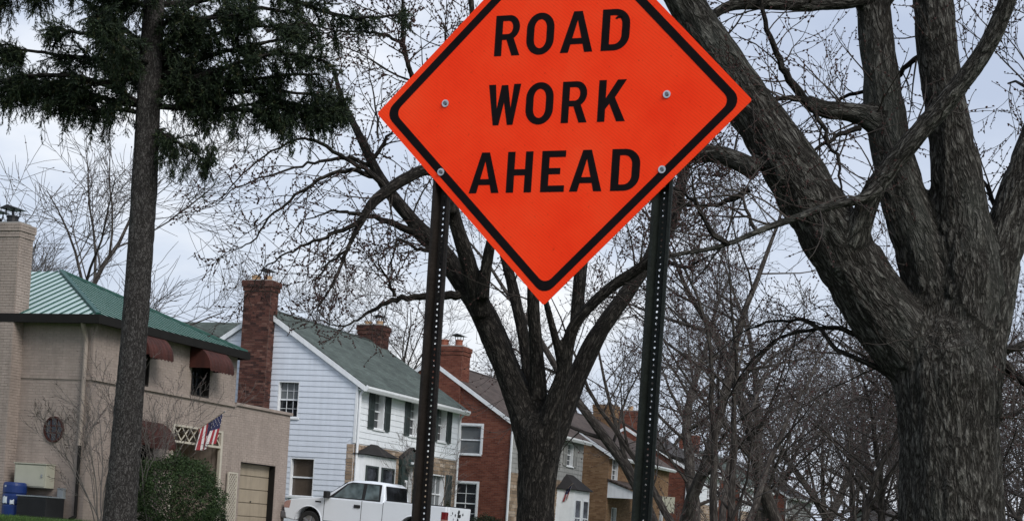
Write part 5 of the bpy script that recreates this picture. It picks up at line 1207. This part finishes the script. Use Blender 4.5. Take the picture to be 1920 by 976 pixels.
# ---- the maple behind the sign
def mid_maple():
    Y = 30.0; rng = random.Random(5); base = at(1003, 1120, Y); base.z = ground_z(to_ts(base)[0])
    root = thing('maple_tree', 'dark many-limbed maple standing directly behind the orange sign', 'tree', base)
    tk, rk = trace([(1003, 990), (1005, 920), (1010, 860), (1012, 815), (1012, 775)], Y, Y, [35, 36, 40, 42, 24]); pre, rp = root_flare(base, 36 * Y / FPX, tk[0], 0)
    trunk = (pre + tk, rp + rk)
    L1 = trace([(1005, 850), (985, 780), (950, 690), (912, 600), (872, 535), (825, 470), (775, 415), (730, 360), (700, 310), (672, 250), (645, 195), (625, 130)], Y, Y + 1.5, [34, 30, 25, 24, 22, 18, 14, 12, 10, 8, 6, 4])
    L2 = trace([(1008, 850), (1000, 760), (985, 650), (966, 560), (945, 470), (925, 380), (905, 250), (890, 100), (880, -60)], Y + .3, Y + 2, [24, 17, 12, 11, 10, 9, 8, 7, 5])
    L3 = trace([(1012, 850), (1010, 750), (1005, 650), (1000, 570), (1000, 470), (1010, 350), (1020, 180), (1015, 0), (1010, -140)], Y + .2, Y - 1, [26, 18, 13, 12, 12, 11, 10, 8, 5])
    L4 = trace([(1015, 850), (1035, 770), (1058, 690), (1072, 620), (1105, 575), (1150, 535), (1195, 505), (1235, 470), (1270, 400), (1290, 300)], Y - .1, Y - 1.5, [28, 20, 13, 12, 11, 11, 10, 9, 8, 5])
    L5 = trace([(1020, 850), (1048, 790), (1085, 700), (1125, 620), (1175, 550), (1220, 480), (1265, 380), (1300, 250), (1330, 100)], Y, Y + 1.5, [30, 24, 19, 17, 15, 13, 11, 9, 6])
    L6 = trace([(1055, 700), (1045, 650), (1030, 590), (1018, 540), (1010, 450), (1040, 300)], Y - .3, Y - 1.5, [9, 8, 7, 6, 6, 4])
    L7 = trace([(905, 590), (880, 500), (850, 400), (830, 300), (800, 210), (772, 142), (757, 85), (755, 20), (757, -60)], Y + .3, Y - 2, [22, 16, 13, 11, 8, 6, 5, 4.5, 4]); L8 = trace([(1080, 610), (1090, 500), (1110, 380), (1130, 250), (1140, 80), (1150, -80)], Y, Y + 1, [13, 12, 10, 9, 7, 5])
    L9 = trace([(905, 560), (915, 480), (930, 430), (960, 400)], Y, Y - .6, [12, 11, 9, 6])
    M1 = trace([(850, 400), (825, 335), (800, 318), (760, 335), (725, 358), (695, 385), (672, 425), (650, 470), (625, 530), (588, 590)], Y - .5, Y - 2.2, [12, 12, 11, 11, 11, 10, 7, 5, 4, 2.5])
    fused_trunk('trunk', [trunk, L1, L2, L3, L4, L5, L6, L7, L8, L9, M1], .036, M['bark_mid'], root, base, .014, 8, .03)
    g = Grow(rng, .0048, .20, .015, (0, 5, 5, 5), (6, 6, 6, 6), (.42, .68), (28, 66), .8)
    def tb(pix, Y0, Y1, r):
        P, R = trace(pix, Y0, Y1, r, 4, .028, rng); n = len(R) - 1; return P, [max(.006, q * (.92 - .5 * i / n)) for i, q in enumerate(R)]
    ex = [tb([(838, 110), (835, 75), (836, 40)], Y - 1, Y - 1, [4, 3.5, 2.8]), tb([(678, 412), (640, 430), (600, 448), (565, 462), (530, 478), (495, 505), (470, 545)], Y - 1.8, Y - 2.2, [6, 5, 4, 3.5, 3, 2.5, 2]), tb([(655, 465), (620, 490), (595, 520), (585, 525)], Y - 2, Y - 2.3, [3.5, 3, 2.5, 2]),
          tb([(725, 358), (690, 320), (650, 300), (600, 268), (560, 262), (510, 285), (455, 325), (415, 370)], Y - 1.2, Y - 1.5, [8, 6, 5, 5, 4, 3.5, 3, 2]), tb([(700, 330), (660, 318), (610, 330), (555, 365), (505, 410), (470, 455), (440, 468)], Y - 1, Y - 1.8, [6, 5, 4.5, 4, 3.5, 3, 2]),
          tb([(703, 315), (660, 298), (610, 300), (565, 310), (500, 330), (445, 350), (405, 384)], Y + 1.2, Y - 1, [6, 4.5, 4, 3.5, 3, 2.5, 2]), tb([(812, 465), (765, 430), (715, 410), (665, 402), (635, 395), (600, 402), (560, 420)], Y + .7, Y + .2, [11, 9, 7, 6, 4.5, 3, 2]),
          tb([(860, 552), (820, 555), (775, 557), (735, 562), (700, 580), (670, 598), (640, 610), (600, 600)], Y, Y - .6, [10, 9, 8, 7, 5.5, 4, 3, 2]), tb([(740, 555), (728, 525), (715, 500), (700, 470)], Y - .3, Y - .8, [4, 3.5, 3, 2]),
          tb([(757, 88), (735, 72), (705, 62), (660, 58), (610, 62), (565, 75), (530, 95)], Y - 1.4, Y - 2.2, [4, 3.6, 3.4, 3, 2.6, 2.2, 1.8]), tb([(810, 470), (780, 465), (745, 450), (735, 480), (725, 520)], Y - .4, Y - .7, [5, 4, 4, 3, 2]),
          tb([(700, 300), (720, 265), (745, 240), (770, 215)], Y, Y, [5, 4, 3, 2]), tb([(710, 260), (700, 180), (690, 110), (680, 60)], Y + .5, Y + .5, [3, 2.5, 2, 1.5]),
          tb([(1210, 500), (1240, 490), (1290, 500), (1330, 480)], Y - 1, Y - 1.6, [8, 6, 5, 3])]
    for P, R in ex: g.tubes.append((P, R)); g.sprout(P, R, 2.0, 2, 11, .08); g.branch(P[-1], P[-1] - P[-2], .9, R[-1], 1)
    for P, R in (L1, L2, L3, L4, L5, L7, L8, M1): g.sprout(P, R, 2.6, 2, 16, .38)
    for P, R in (L1, L2, L3, L4, L5, L8, L7): g.sprout(P, R, 3.4, 3, 5, .55)
    finish(root, g, base, .03, M['bark_mid'], M['twig'], M['bud'], .016, .028)
mid_maple()

# ---- the spruce at the left
def spruce():
    Y = 24.0; rng = random.Random(77); base = at(214, 1045, Y); base.z = ground_z(to_ts(base)[0])
    root = thing('spruce_tree', 'tall spruce with bare grey lower trunk and dark drooping branches, left foreground', 'tree', base)
    tk, rk = trace([(222, 990), (232, 880), (243, 740), (254, 600), (263, 470), (270, 360), (275, 260), (280, 160), (286, 60), (290, -20), (297, -140), (306, -300)], Y, Y, [30, 29, 27, 25, 24, 23.5, 23, 22, 21, 20, 18, 14])
    pre, rp = root_flare(base, 31 * Y / FPX, tk[0], 0); fused_trunk('trunk', [(pre + tk, rp + rk)], .03, M['bark_spruce'], root, base, .012, 16, .035)
    br = []
    def B(pix, dy, r, dens=1.0, hang=1.0): br.append((trace(pix, Y, Y + dy, r, 5, .01, rng), dens, hang))
    # left side
    B([(275, 205), (215, 165), (150, 145), (80, 140), (10, 150), (-60, 165)], -.4, [9, 8, 7, 6, 5, 3], 1.5); B([(275, 200), (220, 190), (160, 175), (90, 165), (30, 160), (-30, 185)], .5, [8, 7, 6, 5, 4, 3], 1.5)
    B([(278, 130), (235, 90), (190, 70), (140, 60), (95, 55)], -.3, [8, 7, 6, 5, 3], 1.3); B([(280, 100), (240, 60), (195, 25), (150, -5), (110, -40)], .3, [8, 7, 6, 5, 3], .9); B([(272, 215), (225, 205), (180, 205), (140, 195), (90, 190)], .1, [7, 6, 5, 4, 3], 1.2)
    B([(278, 150), (230, 120), (180, 110), (120, 105), (60, 95), (10, 90)], .2, [8, 7, 6, 5, 4, 3], 1.4); B([(285, 20), (240, -10), (190, -40)], 0, [8, 6, 4], .6)
    B([(280, 110), (255, 80), (225, 45), (205, 20)], -.5, [6, 5, 4, 3], .8)
    B([(60, -60), (30, -30), (5, -5), (-20, 15)], .2, [5, 4, 3, 2], 1.2); B([(150, -60), (120, -30), (70, -10)], .1, [5, 4, 3], .8)
    # right side
    B([(287, 95), (330, 70), (380, 40), (430, 20), (490, 15), (540, 25)], .3, [9, 8, 7, 6, 5, 3], 1.3); B([(290, 60), (340, 20), (400, -10), (470, -15)], -.2, [8, 7, 6, 4], 1.1)
    B([(285, 190), (330, 160), (370, 143), (420, 128), (470, 112), (520, 100), (570, 105), (610, 115)], -.5, [9, 9, 8, 7, 6, 5, 4, 3], 1.0); B([(283, 200), (340, 202), (400, 204), (460, 208), (520, 215), (580, 215), (620, 200)], .1, [9, 8, 7, 6, 5, 4, 3], 1.5, 1.1)
    B([(283, 175), (320, 165), (370, 175), (430, 175), (500, 170), (560, 175), (615, 180)], .5, [8, 7, 6, 6, 5, 4, 3], 1.6); B([(284, 150), (330, 130), (390, 105), (450, 90), (520, 75), (580, 70)], .4, [8, 7, 6, 5, 4, 3], 1.3)
    B([(290, 10), (360, 5), (430, -10), (520, -5), (600, 20), (660, 34), (710, 32), (748, 28)], .6, [10, 9, 8, 7, 6, 5, 4, 3], .95, .55); B([(288, 120), (350, 85), (420, 60), (480, 50), (540, 50)], -.3, [7, 6, 5, 4, 3], 1.2); B([(285, 160), (340, 150), (410, 150), (470, 150), (540, 140), (600, 140)], -.1, [7, 6, 5, 5, 4, 3], 1.5)
    B([(280, 235), (305, 250), (335, 268), (362, 285), (385, 300)], -.3, [6, 5, 4, 3, 2], 1.0, 1.0); B([(420, 205), (470, 195), (530, 190), (600, 205), (640, 195)], .2, [5, 4, 4, 3, 2], 1.3); B([(500, 60), (560, 45), (600, 50), (630, 60)], .4, [4, 4, 3, 2], 1.0)
    # short ones towards and away from the camera, and the crown above the frame
    for z in range(14):
        P, R = tk, rk; i = int(len(P) * rng.uniform(.62, .98)); a = rng.choice([rng.uniform(60, 120), rng.uniform(60, 120), rng.uniform(-110, -70)]) if z < 6 else rng.uniform(0, 360)
        if P[min(i, len(P) - 1)].z < at(280, 170, Y).z: continue
        p = P[min(i, len(P) - 1)]; d = Vector((math.cos(math.radians(a)), math.sin(math.radians(a)), -.05)); Lb = rng.uniform(1.3, 2.4); PP = [p + d * (Lb * k / 6) + Vector((0, 0, -.06 * k + .012 * k * k)) for k in range(7)]
        br.append(((PP, [.05 * (1 - .1 * k) for k in range(7)]), .9, .8))
    tubes = []; tw = []                                       # tw: (p, d, L)
    for (P, R), dens, hang in br:
        tubes.append((P, [r_ * .72 for r_ in R])); Ls = sum((P[i + 1] - P[i]).length for i in range(len(P) - 1)); n = int(Ls / .030 * dens)
        for k in range(n):
            f = rng.uniform(.10, 1.0); x = f * (len(P) - 1); i = min(int(x), len(P) - 2); p = P[i].lerp(P[i + 1], x - i); t = (P[i + 1] - P[i]).normalized(); sd = t.cross(Vector((0, 0, 1))).normalized() * rng.choice((-1, 1))
            if math.sin(p.x * 7.1 + p.z * 3.3) + math.sin(p.z * 8.7 - p.x * 2.9 + 1.3) + math.sin(p.x * 3.1 - p.y * 6.0 + p.z * 5.0) < rng.uniform(-1.5, .25): continue
            d = (t * rng.uniform(.0, .8) + sd * rng.uniform(.0, .9) + Vector((0, 0, rng.uniform(-.6, .45)))).normalized(); lb = rng.uniform(.22, .62) * (1.1 - .5 * f); m = 5; q = [p.copy()]
            dn = hang * rng.uniform(.02, .40)
            for j in range(m): d = (d + Vector((0, 0, -dn)) + rdir(rng) * .2).normalized(); q.append(q[-1] + d * (lb / m))
            tubes.append((q, [.007, .006, .005, .0045, .004, .003]))
            for j in range(1, m + 1):
                dd = (q[j] - q[j - 1]).normalized()
                for e in range(3):
                    d2 = (dd * .8 + rdir(rng) * .75 + Vector((0, 0, -.25 * hang))).normalized(); p2 = q[j - 1].lerp(q[j], rng.random()); l2 = rng.uniform(.09, .20); tw.append((p2, d2, l2))
                    if rng.random() < .6: tw.append((p2 + d2 * l2 * .4, (d2 + rdir(rng) * .8).normalized(), l2 * .6))
                tw.append((q[j - 1], dd, lb / m * 1.2))
            if rng.random() < .13 * hang and f > .2:                                   # long hanging tassel
                pp = q[-1]; d = Vector((0, 0, -1))
                for j in range(rng.randint(3, 7)): d = (Vector((0, 0, -1)) + rdir(rng) * .35).normalized(); tw.append((pp.copy(), d, .11)); tw.append((pp.copy(), (d + rdir(rng) * .8).normalized(), .10)); pp = pp + d * .07
    # the two long tassels under the branch right of the trunk, and one further right
    for x0, y0, x1, y1, n in ((330, 275, 320, 330, 60), (365, 280, 340, 335, 46), (385, 290, 382, 330, 80), (395, 270, 400, 300, 60), (310, 255, 300, 310, 60), (350, 262, 372, 280, 60), (540, 215, 548, 285, 46), (525, 210, 530, 262, 36), (440, 205, 435, 258, 40), (200, 200, 203, 230, 40), (15, 185, 10, 200, 40), (92, 185, 90, 210, 26)):
        for k in range(n * 2):
            f = rng.random(); p = at(x0 + (x1 - x0) * f + rng.gauss(0, 7 * (1.1 - .6 * f)), y0 + (y1 - y0) * f + rng.gauss(0, 4), Y - .3 + rng.gauss(0, .10)); tw.append((p, (Vector((0, 0, -1)) + rdir(rng) * .6).normalized(), rng.uniform(.05, .11)))
    o = np.array(tuple(base)); T = [([p - base for p in P], R) for P, R in tubes]; link('branches', tube_mesh('branches', T, 5), M['bark_mid'], root)
    P = np.array([tuple(a) for a, _, _ in tw]) - o; D = np.array([tuple(b) for _, b, _ in tw]); Ln = np.array([c for _, _, c in tw]); q = np.random.default_rng(3); K = 13; N = len(P)
    A = np.cross(D, [.31, .5, .8]); A /= np.linalg.norm(A, axis=1, keepdims=True) + 1e-9; Bv = np.cross(D, A)
    f = (np.arange(K)[None] + q.random((N, K))) / K; th = q.uniform(0, 6.283, (N, K)); rad = np.cos(th)[..., None] * A[:, None] + np.sin(th)[..., None] * Bv[:, None]; bp = P[:, None] + D[:, None] * (f * Ln[:, None])[..., None]
    nd = D[:, None] * .75 + rad * .75; nl = q.uniform(.022, .042, (N, K))[..., None]; sd = np.cross(nd, rad + .01); sd /= np.linalg.norm(sd, axis=2, keepdims=True) + 1e-9
    v = np.stack([bp - sd * .0062, bp + sd * .0062, bp + nd * nl], 2).reshape(-1, 3); r = np.repeat(np.clip(q.normal(.45, .25, N), 0, 1), K * 3)
    link('foliage', fast_mesh('foliage', v, None, np.arange(len(v)).reshape(-1, 3), {'rnd': r}, False), M['needle'], root, kind='stuff')
    print('spruce twigs', N)
spruce()

# ---- bare trees of the background: a few kinds, copied with their parts
def kind_tree(name, seed, H, r, spec, m_b, m_t, budm, bud=.5, rmin=.0065, stems=1, lean=.0, up=.05, k3=(0, 7, 7, 8), vase=.5, br=.02, bl=.03, clear=.20):
    rng = random.Random(seed); root = bpy.data.objects.new(name, None); COL.objects.link(root); g = Grow(rng, rmin, .17, up, k3, (4, 4, 5, 6), (.45, .74), (26, 68), bud); g.cap = .019; trunk = []
    for s_ in range(stems):
        if stems > 1: a = 6.283 * s_ / stems + rng.uniform(-.4, .4); d = Vector((math.cos(a) * vase, math.sin(a) * vase, 1)).normalized()
        else: d = Vector((rng.uniform(-.16, .16), rng.uniform(-.16, .16), 1))
        n = 14; P = [Vector((0, 0, -.3)) + Vector((d.x, d.y, 0)) * .1]; R = [r * 1.35]; hh = H * rng.uniform(.85, 1.0)
        for i in range(n): d = (d + rdir(rng) * .19 + Vector((0, 0, .05))).normalized(); P.append(P[-1] + d * (hh / n)); R.append(max(.012, r * (1 - .93 * ((i + 1) / n) ** .8)))
        trunk.append((P, R)); g.sprout(P, R, H * spec * 1.45, 3, max(6, int(17 / stems ** .6)), clear)
    link('trunk', tube_mesh('trunk', trunk, 10), m_b, root); finish(root, g, (0, 0, 0), .035, m_b, m_t, budm, br, bl); return root
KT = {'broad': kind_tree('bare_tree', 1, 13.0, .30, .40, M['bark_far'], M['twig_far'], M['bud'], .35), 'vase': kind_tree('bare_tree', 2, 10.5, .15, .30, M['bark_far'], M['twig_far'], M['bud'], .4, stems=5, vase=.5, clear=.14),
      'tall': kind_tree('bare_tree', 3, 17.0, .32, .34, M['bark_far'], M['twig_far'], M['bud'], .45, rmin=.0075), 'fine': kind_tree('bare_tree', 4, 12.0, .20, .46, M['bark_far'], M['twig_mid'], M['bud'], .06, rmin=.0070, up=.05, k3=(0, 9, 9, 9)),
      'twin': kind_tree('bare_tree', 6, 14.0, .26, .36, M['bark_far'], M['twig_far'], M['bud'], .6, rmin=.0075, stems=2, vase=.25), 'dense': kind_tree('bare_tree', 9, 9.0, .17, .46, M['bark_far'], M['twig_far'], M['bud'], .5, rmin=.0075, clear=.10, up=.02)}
used = set()
def bare(kind, px, Y, sc, rz, label, name='bare_tree', group=None):
    p = at(px, 1000, Y); p.z = ground_z(to_ts(p)[0]) - .05; src = KT[kind]
    o = src if kind not in used else copy_tree(src)
    used.add(kind); o.location = p; o.rotation_euler = (0, 0, rz); o.scale = (sc, sc, sc); return tag(o, label, 'tree', group)
# left and behind the houses
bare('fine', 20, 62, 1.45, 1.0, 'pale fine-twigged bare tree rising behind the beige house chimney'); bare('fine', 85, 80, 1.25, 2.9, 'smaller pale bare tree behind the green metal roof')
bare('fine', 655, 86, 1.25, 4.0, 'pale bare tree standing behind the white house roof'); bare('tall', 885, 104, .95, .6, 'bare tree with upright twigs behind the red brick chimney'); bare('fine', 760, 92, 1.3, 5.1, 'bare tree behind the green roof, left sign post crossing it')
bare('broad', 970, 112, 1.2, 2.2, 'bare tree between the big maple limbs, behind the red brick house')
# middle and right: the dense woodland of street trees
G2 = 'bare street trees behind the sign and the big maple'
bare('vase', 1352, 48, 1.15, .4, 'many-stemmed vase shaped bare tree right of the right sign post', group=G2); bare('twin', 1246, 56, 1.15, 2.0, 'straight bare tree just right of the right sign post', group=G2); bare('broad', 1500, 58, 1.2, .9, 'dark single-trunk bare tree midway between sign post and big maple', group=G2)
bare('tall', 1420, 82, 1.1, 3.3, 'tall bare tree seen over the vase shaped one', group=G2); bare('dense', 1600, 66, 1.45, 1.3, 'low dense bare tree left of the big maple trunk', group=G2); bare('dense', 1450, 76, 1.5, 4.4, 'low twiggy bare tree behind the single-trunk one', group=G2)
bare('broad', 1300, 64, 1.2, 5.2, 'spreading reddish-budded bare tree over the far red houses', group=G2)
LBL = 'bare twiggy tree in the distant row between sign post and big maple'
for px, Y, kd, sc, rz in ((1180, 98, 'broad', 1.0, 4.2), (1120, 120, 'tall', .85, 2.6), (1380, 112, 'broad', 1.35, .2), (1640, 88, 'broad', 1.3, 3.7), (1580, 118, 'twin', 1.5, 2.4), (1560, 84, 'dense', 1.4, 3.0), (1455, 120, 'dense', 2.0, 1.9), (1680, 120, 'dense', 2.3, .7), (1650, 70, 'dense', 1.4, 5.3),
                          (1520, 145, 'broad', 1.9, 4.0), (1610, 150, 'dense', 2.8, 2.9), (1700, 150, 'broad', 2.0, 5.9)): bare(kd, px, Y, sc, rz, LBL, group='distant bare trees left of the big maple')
LBL = 'bare tree behind the big maple at the right edge'
for px, Y, kd, sc, rz in ((1760, 70, 'broad', 1.25, 1.4), (1900, 48, 'broad', 1.0, 2.8), (1960, 62, 'dense', 1.5, .4), (1890, 86, 'twin', 1.3, 4.9), (1830, 110, 'tall', 1.1, 3.1), (2010, 90, 'broad', 1.4, 5.5), (1930, 118, 'dense', 2.2, 2.1), (1720, 100, 'dense', 1.8, 4.0), (1870, 64, 'dense', 1.3, 3.6), (1890, 140, 'dense', 2.6, 1.2), (1790, 130, 'dense', 2.4, 5.0)): bare(kd, px, Y, sc, rz, LBL, group='bare trees at the right edge')

# ---- shrubs
def leaf_ball(name, label, p, rx, ry, rz_, n, m, leaf, seed, cone=False, stemr=.03, group=None):
    root = thing(name, label, 'shrub', p, 0, group); q = np.random.default_rng(seed); d = q.normal(size=(n, 3)); d /= np.linalg.norm(d, axis=1, keepdims=True)
    lump = .70 + .46 * vnoise(d * 3.2 + 20, seed) + .26 * vnoise(d * 9 + 9, seed + 1); rad = lump * q.uniform(.55, 1.02, n) ** .5
    P = d * rad[:, None] * np.array([rx, ry, rz_]) + np.array([0, 0, rz_ * .92])
    if cone: h = np.clip(P[:, 2] / (2 * rz_), 0, 1); k = np.clip(1.25 * (1 - h) ** .8, .05, 1.15); P[:, 0] *= k; P[:, 1] *= k
    P = P[P[:, 2] > .03]; n = len(P)
    nd = d[:n] * .6 + q.normal(size=(n, 3)) * .5 + np.array([0, 0, .35]); nd /= np.linalg.norm(nd, axis=1, keepdims=True); sd = np.cross(nd, q.normal(size=(n, 3))); sd /= np.linalg.norm(sd, axis=1, keepdims=True); L = leaf * q.uniform(.6, 1.3, (n, 1))
    v = np.stack([P, P + nd * L * .5 + sd * L * .28, P + nd * L, P + nd * L * .5 - sd * L * .28], 1).reshape(-1, 3); r = np.repeat(np.clip(q.normal(.5, .25, n), 0, 1), 4)
    link('foliage', fast_mesh('foliage', v, np.arange(4 * n).reshape(-1, 4), None, {'rnd': r}, False), m, root, kind='stuff')
    g = Grow(random.Random(seed), .006, .2, .05, (0, 5, 5, 5), (4, 5, 5, 5))
    for i in range(7): g.branch(Vector((0, 0, -.02)), Vector((math.cos(i * .9) * .7 * rx, math.sin(i * .9) * .7 * ry, rz_ * 1.2)), (rz_ * 1.5 if cone else min(rx, rz_) * 1.5), stemr, 1)
    link('stems', tube_mesh('stems', g.tubes, 4), M['bark_far'], root)
def gp(px, py, Y): p = at(px, py, Y); p.z = ground_z(to_ts(p)[0]); return p
leaf_ball('evergreen_shrub', 'large round green shrub before the beige house entrance', gp(330, 960, 41), 1.12, 1.0, .98, 26000, M['shrub'], .055, 3)
leaf_ball('evergreen_shrub', 'small dark shrub tucked at the right foot of the round green one', gp(402, 975, 42), .32, .32, .36, 4000, M['yew'], .04, 4)
leaf_ball('evergreen_shrub', 'small dark cone shaped evergreen between pickup tailgate and white house window', ts(-23.4, 53.6, LAWN), .62, .62, .72, 9000, M['yew'], .05, 5, True)
leaf_ball('evergreen_shrub', 'dark evergreen beside the front door, behind the cab of the pickup', ts(-23.4, 51.2, LAWN), .55, .55, .78, 8000, M['yew'], .05, 6, True)
leaf_ball('evergreen_shrub', 'dark clipped shrub beside the tailgate, under the red house window', ts(-23.2, 57.0, LAWN), .7, .7, .55, 7000, M['yew'], .05, 7)
def bare_shrub(name, label, p, H, n, seed, m, spread=.5, rmin=.004, k=(0, 4, 5, 5), r=.022):
    rng = random.Random(seed); root = thing(name, label, 'shrub' if H < 4 else 'tree', p); g = Grow(rng, rmin, .16, .05, k, (5, 5, 6, 6), (.4, .68), (18, 48), .25)
    for i in range(n): a = rng.uniform(0, 6.28); g.branch(Vector((rng.uniform(-.12, .12), rng.uniform(-.12, .12), -.05)), Vector((math.cos(a) * spread, math.sin(a) * spread, 1)), H * rng.uniform(.7, 1.0), r * rng.uniform(.7, 1.2), 3)
    finish(root, g, (0, 0, 0), .014, m, m, M['bud'], .008, .014, 'twigs')
bare_shrub('bare_shrub', 'leafless shrub against the beige wall left of the spruce trunk', gp(188, 960, 38.2), 3.3, 6, 12, M['twig_pale'], .42); bare_shrub('bare_shrub', 'leafless pale shrub right of the spruce trunk, under the awnings', gp(285, 965, 40.5), 3.7, 7, 14, M['twig_pale'], .38)
bare_shrub('bare_shrub', 'small leafless tree in front of the white bay window', ts(-22.6, 50.2, LAWN), 3.4, 4, 16, M['twig_pale'], .28)
